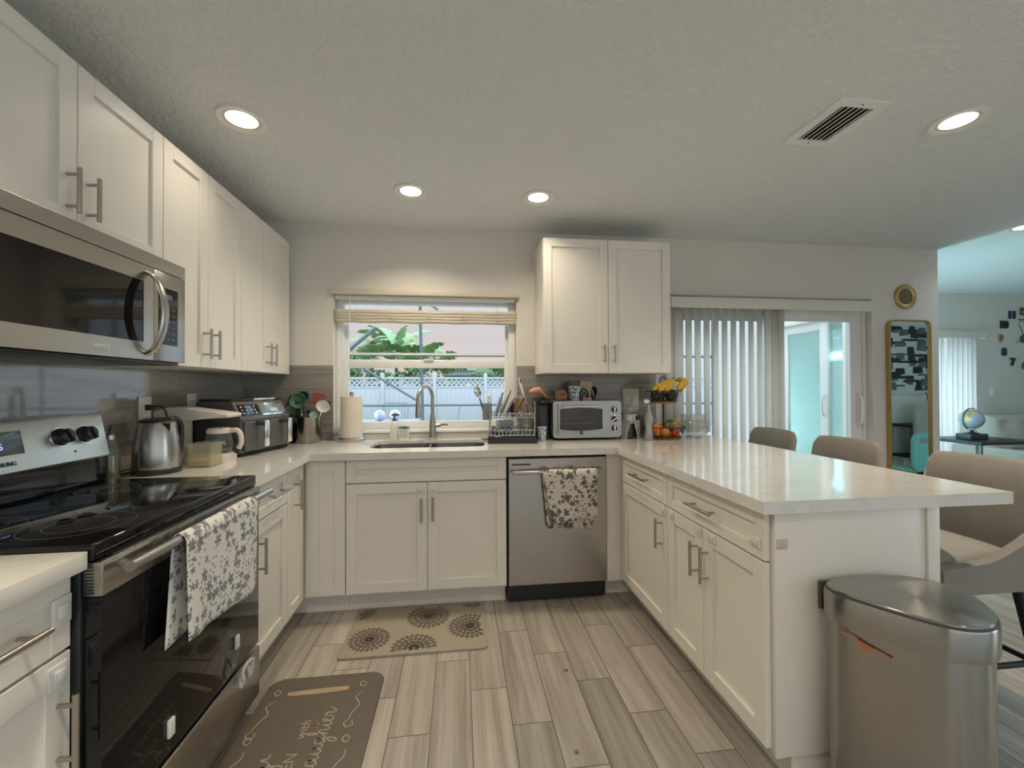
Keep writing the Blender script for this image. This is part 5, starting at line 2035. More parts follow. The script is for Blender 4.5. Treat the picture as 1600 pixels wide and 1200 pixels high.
mb = MB()
mx0, mx1, my0, my1 = .885, 1.592, -1.00, -.552
mb.prism(rrect(mx0, mx1, my0, my1, .02, 5), XY, 0.001, .011)
bmesh.ops.bevel(mb.b, geom=[e_ for e_ in mb.b.edges if all(v.co.z > .01 for v in e_.verts)], offset=.004, segments=2, affect='EDGES', profile=.5)
mb.mi = 1
clip = (mx0 + .012, mx1 - .012, my0 + .012, my1 - .012)
for fx, fy, fr in ((1.005, -.86, .105), (1.235, -.955, .115), (1.285, -.68, .12), (1.51, -.80, .118), (.895, -.58, .10), (1.53, -.545, .075)):
    c0 = Vector((fx, fy, 0))
    for ri, (n_, r0, l_, w_) in enumerate(((8, .015, .30, .115), (13, .23, .31, .125), (19, .46, .31, .118), (25, .69, .33, .108))):
        for i in range(n_):
            petal(mb, c0, 2 * PI * (i + .5 * (ri % 2)) / n_ + ri * .13, fr * r0, fr * l_, fr * w_, .0116, clip)
o = mb.build('kitchen_mat', [M('beige_mat_vinyl', (.33, .29, .225), .6, var=.06, bump=.1, bscale=200), M('flower_print', (.13, .108, .088), .6, var=.1)], smooth=30, normals=False)
tag(o, 'beige floor mat printed with brown dahlia flowers in front of the sink cabinet', 'mat')

mb = MB()
nx0, nx1, ny0, ny1 = .66, 1.128, -1.95, -1.118
mb.prism(rrect(nx0, nx1, ny0, ny1, .045, 7), XY, 0.001, .014)
bmesh.ops.bevel(mb.b, geom=[e_ for e_ in mb.b.edges if all(v.co.z > .013 for v in e_.verts)], offset=.007, segments=3, affect='EDGES', profile=.5)
mb.mi = 1
TZm = .0144


def stroke(pts_, w, z=TZm, n=7):
    sp_ = spline([(p[0], p[1], z) for p in pts_], n)
    L_, R_ = [], []
    for i, p in enumerate(sp_):
        t_ = sp_[min(i + 1, len(sp_) - 1)] - sp_[max(i - 1, 0)]
        if t_.length < 1e-7:
            t_ = Vector((1, 0, 0))
        t_.normalize()
        n_ = Vector((-t_.y, t_.x, 0)) * (w * (.6 + .4 * math.sin(PI * i / max(1, len(sp_) - 1))) / 2)
        L_.append(mb.b.verts.new(p + n_))
        R_.append(mb.b.verts.new(p - n_))
    for i in range(len(sp_) - 1):
        f_ = mb.b.faces.new((R_[i], R_[i + 1], L_[i + 1], L_[i]))
        f_.material_index = mb.mi


# lettering reads along +y with its up side toward -x
def tm(x, y):
    return Matrix(((0, -1, 0, x), (1, 0, 0, y), (0, 0, 1, TZm), (0, 0, 0, 1)))


mb.text('KITCHEN', .054, tm(.886, -1.628), 0, bold=-.0004)
mb.text('with', .050, tm(.886, -1.415), 0, shear=.2)


def script(word_pts, x, y, s, w=.0065):
    """pts in letter space (u along the word, v up) -> mat"""
    for st_ in word_pts:
        stroke([(x - v * s, y + u * s) for u, v in st_], w)


# "laughter" as joined handwriting (one unit = x-height)
laughter = [
    [(-.2, .3), (.3, 1.2), (.45, 2.0), (.2, 2.1), (.1, 1.2), (.15, .2), (.5, 0), (.9, .3)],
    [(1.6, .95), (1.1, .95), (.95, .4), (1.2, 0), (1.6, .4), (1.65, 1.0), (1.65, .3), (1.9, 0), (2.2, .3)],
    [(2.2, .3), (2.35, 1.0), (2.35, .3), (2.6, 0), (2.95, .4), (3.0, 1.0), (3.0, .3), (3.2, 0), (3.5, .3)],
    [(4.2, .95), (3.7, .95), (3.55, .4), (3.8, 0), (4.2, .4), (4.25, 1.0), (4.25, -.4), (4.0, -1.1), (3.7, -.9), (3.95, -.3), (4.6, .3)],
    [(4.6, .3), (5.0, 1.4), (5.05, 2.0), (4.85, 2.0), (4.8, 1.0), (4.8, 0), (4.95, .7), (5.2, 1.0), (5.35, .7), (5.35, .2), (5.55, 0), (5.8, .3)],
    [(5.8, .3), (6.05, 1.2), (6.05, 2.0), (6.0, .8), (6.0, .2), (6.25, 0), (6.5, .3)], [(5.75, 1.35), (6.4, 1.4)],
    [(6.5, .3), (6.9, .75), (6.9, 1.0), (6.65, .95), (6.55, .45), (6.75, .02), (7.1, .1), (7.35, .4)],
    [(7.35, .4), (7.5, 1.1), (7.6, .9), (7.85, .95), (7.8, .3), (8.0, 0), (8.4, .3), (8.7, .8)],
]
script(laughter, .978, -1.608, .0345, .0055)
# first line: end of a handwritten word
script([[(-.4, 1.0), (-.3, .3), (0, 0), (.35, .5), (.4, 1.0), (.4, 0), (.3, -.8), (0, -1.0), (-.1, -.6), (.5, .2), (.9, .6)], [(.9, .6), (1.1, 1.2), (1.25, .7), (1.7, .6)]], .835, -1.575, .038, .006)
# rolling pin motif and curls
mb.mi = 2
stroke([(.755, -1.216), (.79, -1.215), (.86, -1.213), (.93, -1.210), (.98, -1.208), (.995, -1.207)], .030)
mb.mi = 1
for sx_, x_, y_, fl in ((1, 1.049, -1.235, 1), (1, .711, -1.25, 1), (1, 1.05, -1.52, -1), (1, .705, -1.49, -1)):
    stroke([(x_ + .012, y_ + .05), (x_ - .004, y_ + .062), (x_ - .012, y_ + .045), (x_ + .004, y_ + .03), (x_ + .014, y_ + .05)], .005)
    stroke([(x_ + .012, y_ + .0), (x_ - .012 * fl, y_ - .03), (x_ + .010 * fl, y_ - .07), (x_ - .006, y_ - .11), (x_ - .014, y_ - .15)], .0045)
    stroke([(x_ - .014, y_ - .15), (x_ - .026, y_ - .165), (x_ - .012, y_ - .185), (x_ + .008, y_ - .175), (x_ + .0, y_ - .155)], .0045)
o = mb.build('kitchen_mat', [M('brown_mat_vinyl', (.125, .105, .085), .55, var=.12, scale=5, bump=.12, bscale=160), M('tan_print', (.40, .34, .25), .6, var=.1), M('pin_print', (.40, .29, .19), .6, var=.3, scale=40)], smooth=30, normals=False)
tag(o, 'dark brown floor mat with handwritten lettering in front of the stove', 'mat')
# crumbs on the floor
for i, (x, y) in enumerate(((1.93, -1.20), (1.86, -1.62))):
    cr = MB().ell((x, y, .004), (.009, .006, .004), 10, 6)
    o = cr.build('crumb', M('rust_crumb', (.35, .15, .06), .7) if i == 0 else bpy.data.materials['rust_crumb'])
    tag(o, ['rust-coloured crumb on the floor nearer the dishwasher', 'rust-coloured crumb on the floor nearer the viewer'][i], 'crumb')

# ================================================================== TRASH CAN
tc = [(2.555, -1.925), (2.575, -1.880), (2.640, -1.862), (2.75, -1.858), (2.855, -1.872), (2.922, -1.925), (2.928, -2.01), (2.868, -2.112), (2.785, -2.160), (2.70, -2.150), (2.635, -2.085), (2.575, -1.985)]
loop = [(p.x, p.y) for p in spline([(x, y, 0) for x, y in tc], 6, True)]
ccx, ccy = 2.745, -2.005


def inset(k):
    return [(ccx + (x - ccx) * k, ccy + (y - ccy) * k) for x, y in loop]


t = thing('trash_can', 'tall stainless half-round trash can standing against the peninsula end panel', 'trash can', (ccx, ccy, 0))
m_can = M('brushed_can_steel', (.39, .38, .36), .22, 1.0, aniso=.75, arot=.25, var=.06, scale=5, stretch=(1, 1, 40))
MB().ring_loft([[(x, y, z) for x, y in inset(k)] for k, z in ((.945, .012), (.945, .575))]).build('body', m_can, t, smooth=30)
MB().ring_loft([[(x, y, z) for x, y in inset(k)] for k, z in ((.94, .0), (.955, .003), (.955, .0115))]).build('base_ring', m_black, t, smooth=30)
rm = MB().ring_loft([[(x, y, z) for x, y in inset(k)] for k, z in ((.955, .5755), (.995, .577), (1.0, .582), (1.0, .653), (.988, .658))])
rm.build('rim_collar', m_can, t, smooth=30)
MB().ring_loft([[(x, y, z) for x, y in inset(k)] for k, z in ((.985, .6582), (.985, .662), (.965, .664))]).build('lid_seal', m_dgrey, t, smooth=30)
ld = MB().ring_loft([[(x, y, z) for x, y in inset(k)] for k, z in ((.965, .6643), (.962, .668), (.95, .670), (.6, .671), (.3, .671), (.02, .671))])
ld.build('lid', m_can, t, smooth=25)
hg = MB().box(2.585, 2.80, -1.8575, -1.8445, .57, .656, .004)
hg.build('hinge_housing', m_dgrey, t)
dc = MB()
pA, pB = Vector((2.560, -1.955, .560)), Vector((2.618, -2.050, .535))
nn = Vector((-.84, -.54, 0))
for tri in ([(0, .002), (1, .002), (1, -.003), (0, -.002)], [(.28, -.004), (.66, -.004), (.47, -.026)]):
    q = [pA.lerp(pB, u) + Vector((0, 0, v)) + nn * .004 for u, v in tri]
    q2 = [p + nn * .002 for p in q]
    dc.ring_loft([q, q2])
dc.build('sensor_mark', M('copper_decal', (.50, .20, .12), .3, .3), t, smooth=0)

# ================================================================== BAR STOOLS
m_velvet = M('taupe_velvet', (.25, .23, .205), .75, var=.18, scale=7, sheen=.5, bump=.08, bscale=300)
m_seatf = M('grey_seat_velvet', (.33, .312, .285), .7, var=.15, scale=7, sheen=.5)
m_lblack = M('black_metal_leg', (.02, .02, .022), .4, .5)


def make_stool():
    """local frame: faces -x, backrest outer face toward +x, centred on y"""
    t = thing('bar_stool', 'stool', 'bar stool', (0, 0, 0), 'upholstered stools along the peninsula', local=True)
    hw, zs = .238, .555
    path = []
    # plan outline from one front corner round the back to the other
    n = 40
    for i in range(n + 1):
        s = i / n
        if s < .32:
            q = s / .32
            p = Vector((-.27 + .40 * q, -hw, 0))
            h = .075 + .03 * q + .22 * max(0, q - .45) ** 1.5
        elif s <= .68:
            q = (s - .32) / .36
            a = -PI / 2 + PI * q
            # rounded corners, flat back
            x = .13 + .10 * (math.copysign(abs(math.cos(a)) ** .35, math.cos(a)))
            y = hw * math.copysign(abs(math.sin(a)) ** .8, math.sin(a))
            p = Vector((x, y, 0))
            hb = .40 + .025 * math.cos(a)
            e_ = min(q, 1 - q)
            h0 = .075 + .03 + .22 * .55 ** 1.5
            w = min(1, e_ / .20)
            w = w * w * (3 - 2 * w)
            h = h0 + (hb - h0) * w
        else:
            q = (1 - s) / .32
            p = Vector((-.27 + .40 * q, hw, 0))
            h = .075 + .03 * q + .22 * max(0, q - .45) ** 1.5
        path.append((p, h))
    th = .042
    prof_rings = []
    for i, (p, h) in enumerate(path):
        a = path[max(i - 1, 0)][0]
        b_ = path[min(i + 1, n)][0]
        tt = (b_ - a).normalized()
        nr_ = Vector((tt.y, -tt.x, 0))          # outward
        lean = .05 * max(0, h - .12) / .3
        ring = []
        for (o_, z) in ((0, 0), (.5, -.012), (1, 0), (1, .25), (1, .5), (1, .75), (.92, .96), (.5, 1.0), (.08, .96), (0, .75), (0, .5), (0, .25)):
            off = -th + th * o_
            zz = zs - .02 + (h + .02) * z
            ln_ = lean * z * z * (1 if p.x > .0 else 0)
            ring.append(p + nr_ * off + Vector((ln_, 0, zz)))
        prof_rings.append(ring)
    MB().ring_loft(prof_rings).build('shell', m_velvet, t, smooth=60)
    MB().box(-.265, .17, -hw + .045, hw - .045, zs - .03, zs + .015, .012, 3).build('seat_base', m_velvet, t)
    cu_ = MB()

    def sg(i, j):
        u, v = i * 2 - 1, j * 2 - 1
        ed = (1 - abs(u) ** 6) * (1 - abs(v) ** 6)
        return (-.05 + .225 * u, .198 * v, zs + .0155 + .028 + .055 * max(0, ed) ** .5 + .012 * (1 - u * u) * (1 - v * v))
    cu_.grid(sg, 18, 18)
    cu_.grid(lambda i, j: (-.05 + .225 * (i * 2 - 1), .198 * (1 - j * 2), zs + .0155), 1, 1)
    cu_.plate(rrect(-.275, .175, -.198, .198, .001, 1), [], XY, zs + .0155, zs + .0435)
    cu_.build('seat', m_seatf, t, smooth=60)
    for sx_ in (-1, 1):
        for sy_ in (-1, 1):
            MB().tube([(-.04 + sx_ * .17, sy_ * .17, zs - .031), (-.04 + sx_ * .235, sy_ * .225, 0.0)], [.017, .011], 10).build('leg', m_lblack, t)
    fr_ = MB()
    q = .25
    k = (zs - .03 - q) / (zs - .03)
    xa, ya = .17 + .065 * k, .17 + .055 * k
    cs = [(-.04 - xa, -ya), (-.04 + xa, -ya), (-.04 + xa, ya), (-.04 - xa, ya)]
    for i in range(4):
        a, b_ = Vector((*cs[i], q)), Vector((*cs[(i + 1) % 4], q))
        d = (b_ - a).normalized() * .016
        fr_.tube([a + d, b_ - d], .0105, 10)
    fr_.build('footrest', m_lblack, t)
    return t


s0 = make_stool()
SL = ['grey-brown upholstered bar stool at the far end by the patio door', 'grey-brown upholstered bar stool in the middle of the three', 'grey-brown upholstered bar stool nearest the trash can']
for i, (x, y) in enumerate(((3.40, -.335), (3.40, -.905), (3.40, -1.545))):
    o = s0 if i == 0 else copy_tree(s0)
    place(o, (x, y, 0), 0, SL[i])

# ================================================================== LIVING ROOM
# wall clock
t = thing('wall_clock', 'large numeral-only wall clock with brown and navy figures above the sofa', 'clock', (9.24, LY, 1.5))
cc_ = Vector((9.24, LY, 1.925))
cols = {'brown': M('clock_brown', (.16, .09, .05), .45), 'navy': M('clock_navy', (.02, .03, .075), .45), 'black': M('clock_black', (.012, .014, .016), .45), 'gold': M('clock_gold', (.34, .22, .09), .4)}
cn = ['brown', 'black', 'navy', 'gold', 'black', 'brown', 'brown', 'black', 'navy', 'gold', 'black', 'navy']
for k in range(12):
    hnum = 12 if k == 0 else k
    a = PI / 2 - 2 * PI * k / 12
    m4 = Matrix(((1, 0, 0, cc_.x + .375 * math.cos(a)), (0, 0, -1, LY - .012), (0, 1, 0, cc_.z + .375 * math.sin(a)), (0, 0, 0, 1)))
    MB().text(str(hnum), .14, m4, .009, bold=.006).build('numeral', cols[cn[k]], t, smooth=0)
MB().lathe([(.055, -.002), (.055, -.016), (.04, -.022), (0, -.022)], cc_, 28, 'Y').build('hub', cols['brown'], t)
hs = MB()
for a, l_ in ((R(200), .16), (R(118), .24)):
    d = Vector((math.cos(a), 0, math.sin(a)))
    hs.tube([cc_ + Vector((0, -.026, 0)), cc_ + Vector((0, -.026, 0)) + d * l_], [.006, .003], 6)
hs.build('hands', cols['black'], t)
wd = MB()
for s_, x, z in (('LIFE', -.02, .27), ('IS GOOD', .0, .20), ('AND TIME', -.02, -.20)):
    pass
wd.box(-.075, .055, LY - .006, LY - .001, cc_.z + .26, cc_.z + .272, mat=Matrix.Translation((cc_.x, 0, 0)))
wd.box(-.06, .06, LY - .006, LY - .001, cc_.z + .235, cc_.z + .243, mat=Matrix.Translation((cc_.x, 0, 0)))
wd.build('small_bars', cols['black'], t, smooth=0)

# side table, books, globe
t = thing('side_table', 'black-topped side table with slim metal frame in front of the sofa', 'side table', (7.0, .86, 0))
m_tabl = M('black_table_top', (.012, .012, .014), .4, spec=.3)
MB().box(6.66, 7.40, .58, 1.14, .672, .70, .004).build('top', m_tabl, t)
for x in (6.68, 7.38):
    for y in (.60, 1.12):
        MB().box(x - .012, x + .012, y - .012, y + .012, 0, .6715, .002).build('leg', m_dgrey, t)
MB().box(6.70, 7.36, .61, 1.11, .18, .20, .003).build('lower_shelf', m_tabl, t)
t = tag(MB().box(6.83, 7.05, .79, .93, .7005, .76, .004).build('black_book', M('black_cloth_cover', (.02, .022, .022), .5)), 'thick black book under the globe on the side table', 'book')


def globe_mat():
    m, nt, b = new_mat('globe_map')
    n = nt.noise(nt.obj(), 8.5, 5, .55)
    land = nt.math('GREATER_THAN', n, .53)
    lc = nt.ramp(nt.noise(nt.obj(), 14, 3), [(.35, (.40, .30, .10)), (.5, (.50, .38, .22)), (.65, (.30, .22, .10))])
    nt.l.new(nt.mix(land, (.30, .32, .40), lc), b.inputs['Base Color'])
    b.inputs['Roughness'].default_value = .25
    return m


gc = Vector((6.94, .86, .915))
t = thing('globe', 'small desk globe with dark meridian ring standing on the black book', 'globe', (6.94, .86, .7605))
MB().ell(gc, (.102, .102, .102), 32, 18, Matrix.Rotation(R(23), 4, 'Y')).build('sphere', globe_mat(), t, smooth=60)
MB().tube([gc + Vector((.115 * math.cos(a), 0, .115 * math.sin(a))) for a in [R(67 + 180 * i / 20) for i in range(21)]], .006, 8).build('meridian', m_dgrey, t)
MB().lathe([(.06, 0), (.062, .006), (.02, .016), (.012, .04)], (6.94, .86, .7605), 24).build('stand', m_black, t)

# sofa
m_sofa = M('beige_sofa_fabric', (.48, .45, .39), .85, var=.06, bump=.1, bscale=250)
t = thing('sofa', 'beige tufted sofa against the far living room wall', 'sofa', (9.0, 1.4, 0))
MB().box(8.02, 9.95, .95, 1.78, .10, .30, .03, 3).build('base', m_sofa, t)
MB().box(8.02, 9.95, 1.60, 1.79, .3005, .80, .05, 3).build('back_frame', m_sofa, t)


def cushion(x0, x1, y0, y1, z0, z1, puff, nx, nz, parent, name, mat, tilt=0.0, front='y'):
    mb = MB()
    btn = []

    def fn(i, j):
        u, v = i * 2 - 1, j * 2 - 1
        ed = ((1 - abs(u) ** 4) * (1 - abs(v) ** 4)) ** .5
        d = 0
        if nx:
            for a in range(nx):
                for b in range(nz):
                    bu, bv = -1 + 2 * (a + .5) / nx, -1 + 2 * (b + .5) / nz
                    r2_ = ((u - bu) * nx * .8) ** 2 + ((v - bv) * nz * .8) ** 2
                    d += .5 * math.exp(-r2_ * 5)
        p = puff * ed * (1 - d)
        if front == 'y':
            return (x0 + (x1 - x0) * i, y0 - p + tilt * j, z0 + (z1 - z0) * j)
        return (x0 + (x1 - x0) * i, y0 + (y1 - y0) * j, z1 + p)
    mb.grid(fn, 40, 30)
    if front == 'y':
        mb.box(x0, x1, y0, y1, z0, z1, 0)
    else:
        mb.box(x0, x1, y0, y1, z0, z1, .0)
    return mb.build(name, mat, parent, smooth=80)


for x in (8.03, 8.67, 9.31):
    cushion(x, x + .63, .93, 1.60, .3005, .42, .06, 0, 0, t, 'seat_cushion', m_sofa, front='z')
for x in (8.03, 8.67, 9.31):
    cushion(x + .01, x + .62, 1.47, 1.595, .46, .90, .10, 2, 2, t, 'back_cushion', m_sofa)
MB().box(7.88, 8.015, .95, 1.78, .10, .52, .04, 3).build('armrest', m_sofa, t)
pm = Matrix.Translation((8.92, 1.16, .80)) @ Matrix.Rotation(R(-18), 4, 'X') @ Matrix.Rotation(R(35), 4, 'Y')
cb_ = MB()
for sgn in (-1, 1):
    cb_.grid(lambda i, j, s=sgn: pm @ Vector(((i - .5) * .44, s * .085 * ((1 - (2 * i - 1) ** 4) * (1 - (2 * j - 1) ** 4)) ** .6, (j - .5) * .44)), 16, 16)
o = cb_.build('throw_pillow', M('pale_pillow', (.62, .64, .63), .9), smooth=60)
tag(o, 'pale square throw pillow leaning on the sofa', 'pillow')

# what the mirror shows: console, painting, frames, chair, child seat by the partition
t = thing('abstract_painting', 'black, grey and white abstract canvas seen in the mirror', 'painting', (7.85, -2.3, 1.1))
MB().box(7.25, 8.45, -2.299, -2.265, 1.16, 2.14, .003).build('canvas', M('canvas_white', (.62, .62, .60), .7, var=.1, scale=4), t)
random.seed(21)
m_ink1 = M('black_paint', (.02, .02, .024), .6, var=.5, scale=12)
m_ink2 = M('grey_paint', (.13, .13, .14), .6, var=.5, scale=12)
pa1, pa2 = MB(), MB()
for i in range(64):
    x, z = random.uniform(7.27, 8.25), random.uniform(1.2, 2.1)
    w, h = random.choice(((.30, .04), (.16, .10), (.12, .12), (.40, .03), (.2, .06)))
    mb = pa1 if i % 2 else pa2
    y = -2.2648 + .00012 * i
    mb.prism([(x, z), (min(x + w, 8.44), z + random.uniform(-.02, .02)), (min(x + w * random.uniform(.85, 1), 8.44), min(z + h, 2.13)), (x + random.uniform(0, .04), min(z + h, 2.13))], XZ, -2.2649, y)
pa1.build('black_strokes', m_ink1, t, smooth=0)
pa2.build('grey_strokes', m_ink2, t, smooth=0)
t = thing('console_table', 'black console table below the abstract painting, seen in the mirror', 'console table', (7.9, -2.1, 0))
MB().box(7.45, 8.6, -2.29, -1.95, .72, .75, .004).build('top', m_tabl, t)
MB().box(7.5, 8.55, -2.28, -1.96, .30, .33, .004).build('shelf', m_tabl, t)
for x in (7.5, 8.0, 8.55):
    for y in (-2.26, -1.98):
        MB().box(x - .015, x + .015, y - .015, y + .015, 0, .7195, .002).build('leg', m_dgrey, t)


def photo_frame(label, x0, x1, z0, z1, y):
    t = thing('photo_frame', label, 'picture frame', ((x0 + x1) / 2, y, z0))
    MB().plate([(x0, z0), (x1, z0), (x1, z1), (x0, z1)], [[(x0 + .025, z0 + .025), (x1 - .025, z0 + .025), (x1 - .025, z1 - .025), (x0 + .025, z1 - .025)]], XZ, y, y + .02).build('frame', m_black, t, smooth=0)
    MB().box(x0 + .02, x1 - .02, y + .004, y + .012, z0 + .02, z1 - .02).build('picture', M('grey_photo', (.3, .3, .32), .2, var=.8, scale=14), t, smooth=0)


photo_frame('small black photo frame on top of the console in the mirror', 7.80, 7.95, .7505, .90, -2.12)
photo_frame('larger black photo frame on the console shelf in the mirror', 7.62, 7.92, .3305, .56, -2.1)
t = thing('twig_vase', 'white vase with dark curled twigs on the console in the mirror', 'vase', (8.02, -2.1, .7505))
MB().lathe([(.03, 0), (.05, .05), (.04, .10), (.018, .13), (.022, .15)], (8.02, -2.1, .7505), 20).build('vase', m_wplas, t)
tw = MB()
for k in range(4):
    a = k * 1.6
    tw.tube(spline([(8.02, -2.1, .88), (8.02 - .06 * math.cos(a), -2.1 + .03 * math.sin(a), 1.0), (7.98 + .09 * math.cos(a + 1), -2.1, 1.08), (7.93 + .05 * math.cos(a), -2.1, 1.15 + .02 * k)], 6), .005, 6)
tw.build('twigs', m_wire, t)
t = thing('accent_chair', 'light grey upholstered chair back seen in the mirror', 'chair', (7.55, -1.78, 0))
MB().box(7.40, 7.78, -1.90, -1.82, .45, 1.03, .035, 4).build('backrest', m_seatf, t)
MB().box(7.40, 7.78, -1.815, -1.42, .38, .47, .03, 4).build('seat', m_seatf, t)
for x in (7.44, 7.74):
    for y in (-1.85, -1.47):
        MB().tube([(x, y, .379), (x, y, 0)], [.016, .011], 10).build('leg', m_lblack, t)
m_teal = M('teal_plastic', (.16, .40, .37), .4)
t = thing('child_chair', 'teal plastic child chair with handle slot, seen in the mirror', 'chair', (6.72, -1.2, 0))
bk = MB().plate(rrect(6.56, 6.90, .30, .735, .09, 7), [rrect(6.65, 6.81, .62, .675, .025, 5)], XZ, -1.22, -1.185)
bmesh.ops.bevel(bk.b, geom=[e_ for e_ in bk.b.edges if e_.calc_face_angle(0) > .8], offset=.006, segments=2, affect='EDGES')
bk.build('backrest', m_teal, t)
MB().box(6.57, 6.89, -1.50, -1.225, .285, .32, .012, 3).build('seat', m_teal, t)
for x in (6.60, 6.86):
    for y in (-1.46, -1.245):
        MB().tube([(x, y, .284), (x, y, 0)], [.022, .016], 10).build('leg', m_teal, t)

# ================================================================== OUTDOORS
m_conc = M('patio_concrete', (.42, .42, .41), .8, var=.1)
struct(MB().box(-16, 5.28, 2.9, 40, -.3, -.13).build('ground_lawn', M('lawn_green', (.12, .2, .06), .9, var=.4, scale=3), smooth=0))
struct(MB().box(-6, 5.28, .15, 9.5, -.129, -.03).build('ground_patio', m_conc, smooth=0))
m_vinyl = M('white_vinyl', (.50, .51, .58), .45, var=.02)
for k, xa in enumerate([-1.02 + 1.66 * (i_ - 1) for i_ in range(8)]):
    t = thing('fence_panel', 'white vinyl privacy fence panel with lattice top at the back of the yard', 'fence', (xa + .83, 11, -.13), 'white vinyl fence panels')
    po = MB().box(xa - .06, xa + .06, 10.94, 11.06, -.13, 1.70, .005)
    po.ring_loft([[(xa + a * s, 11 + b_ * s, z) for a, b_ in ((-1, -1), (1, -1), (1, 1), (-1, 1))] for s, z in ((.0605, 1.701), (.0605, 1.73), (.005, 1.78))])
    po.build('post', m_vinyl, t)
    x0, x1 = xa + .061, xa + 1.599
    bo = MB().box(x0, x1, 10.975, 11.02, -.10, 1.27, .003)
    for i in range(9):
        xx = x0 + (i + 1) * (x1 - x0) / 10
        bo.box(xx - .004, xx + .004, 10.970, 10.975, -.08, 1.25)
    bo.build('boards', m_vinyl, t)
    ra = MB().box(x0, x1, 10.965, 11.03, 1.2705, 1.34, .003).box(x0, x1, 10.965, 11.03, 1.56, 1.63, .003)
    ra.build('rails', m_vinyl, t)
    la = MB()
    s_ = .155
    hh = .21
    n_ = int((x1 - x0) / s_)
    for i in range(-2, n_ + 1):
        xx = x0 + i * s_
        for sg_ in (0, 1):
            a, b_ = (xx, 1.345), (xx + hh, 1.555)
            if sg_:
                a, b_ = (xx + hh, 1.345), (xx, 1.555)
            lo_, hi_ = x0 + .005, x1 - .005

            def cl_(p, q):
                # clip the segment p->q to lo_..hi_
                (xa_, za_), (xb_, zb_) = p, q
                if xa_ > xb_:
                    xa_, za_, xb_, zb_ = xb_, zb_, xa_, za_
                if xb_ < lo_ + .01 or xa_ > hi_ - .01:
                    return None
                if xa_ < lo_:
                    za_ += (zb_ - za_) * (lo_ - xa_) / (xb_ - xa_)
                    xa_ = lo_
                if xb_ > hi_:
                    zb_ -= (zb_ - za_) * (xb_ - hi_) / (xb_ - xa_)
                    xb_ = hi_
                return (xa_, za_), (xb_, zb_)
            r_ = cl_(a, b_)
            if r_:
                (xa_, za_), (xb_, zb_) = r_
                y_ = 10.99 + .008 * sg_
                dv = Vector((xb_ - xa_, 0, zb_ - za_)).normalized()
                w_ = Vector((-dv.z, 0, dv.x)) * .026
                p_, q_ = Vector((xa_, y_, za_)), Vector((xb_, y_, zb_))
                la.ring_loft([[p_ + w_, p_ - w_, q_ - w_, q_ + w_], [v + Vector((0, .006, 0)) for v in (p_ + w_, p_ - w_, q_ - w_, q_ + w_)]])
    la.build('lattice', m_vinyl, t, smooth=0)

# screen enclosure frame
m_alu = M('grey_aluminium', (.16, .20, .23), .5, .2)
t = thing('screen_enclosure', 'grey aluminium frame of the patio screen enclosure outside the window', 'enclosure frame', (1, 2.5, -.03))
YE = 2.5


def bar(a, b_, nm='rail', r=.024):
    p, q = Vector((a[0], a[2] if len(a) > 2 else YE, a[1])), Vector((b_[0], b_[2] if len(b_) > 2 else YE, b_[1]))
    MB().tube([p, q], r, 4).build(nm, m_alu, t, smooth=0)


for x in (-1.3, 1.0, 2.125, 3.4, 5.0):
    bar((x, -.029), (x - .05 if x == 1.0 else x, 2.42), 'post', .020 if x == 1.0 else .024)
bar((-2.4, 1.70), (5.0, 1.70), 'rail', .020)
bar((-2.4, 1.055), (5.0, 1.045), 'rail', .016)
bar((-2.4, 2.42), (5.0, 2.42), 'rail', .035)
bar((.02, 1.72), (.40, 2.05), 'brace', .026)
bar((.16, 1.58), (.93, 1.10), 'brace', .015)
for x in (-1.3, 1.0, 3.4):
    bar((x, 2.42), (x, 2.9, 5.8), 'rafter', .03)

# neighbour's house
t = thing('neighbour_house', 'low grey house with white roof edge beyond the fence', 'house', (4.5, 22, -.13))
MB().box(.9, 9.5, 20.2, 26, -.13, 1.95).build('walls', M('grey_stucco', (.33, .36, .38), .8), t, smooth=0)
MB().ring_loft([[(.5, 19.8, 1.951), (9.9, 19.8, 1.951), (9.9, 26.4, 1.951), (.5, 26.4, 1.951)], [(.5, 19.8, 2.22), (9.9, 19.8, 2.22), (9.9, 26.4, 2.22), (.5, 26.4, 2.22)]]).build('eaves', M('grey_eaves', (.25, .29, .31), .7), t, smooth=0)
MB().box(.45, 9.95, 19.72, 19.799, 2.22, 2.36).build('fascia', m_vinyl, t, smooth=0)
MB().ring_loft([[(.5, 19.8, 2.221), (9.9, 19.8, 2.221), (9.9, 26.4, 2.221), (.5, 26.4, 2.221)], [(3.5, 23, 2.45), (7, 23, 2.45), (7, 23.2, 2.45), (3.5, 23.2, 2.45)]]).build('roof', M('roof_shingle', (.35, .35, .36), .8), t, smooth=0)


# banana plants
def leaf_green(name, a, b_):
    m, nt, bb = new_mat(name)
    nt.l.new(nt.mix(nt.noise(nt.obj(), 3.0, 4), a, b_), bb.inputs['Base Color'])
    bb.inputs['Roughness'].default_value = .45
    return m


GL = [leaf_green('banana_leaf', (.10, .22, .06), (.34, .46, .20)), leaf_green('dark_banana_leaf', (.05, .13, .05), (.18, .30, .12)), leaf_green('pale_banana_leaf', (.22, .36, .16), (.45, .58, .34))]
m_trunk = M('banana_trunk', (.22, .20, .12), .8, var=.4, scale=4)


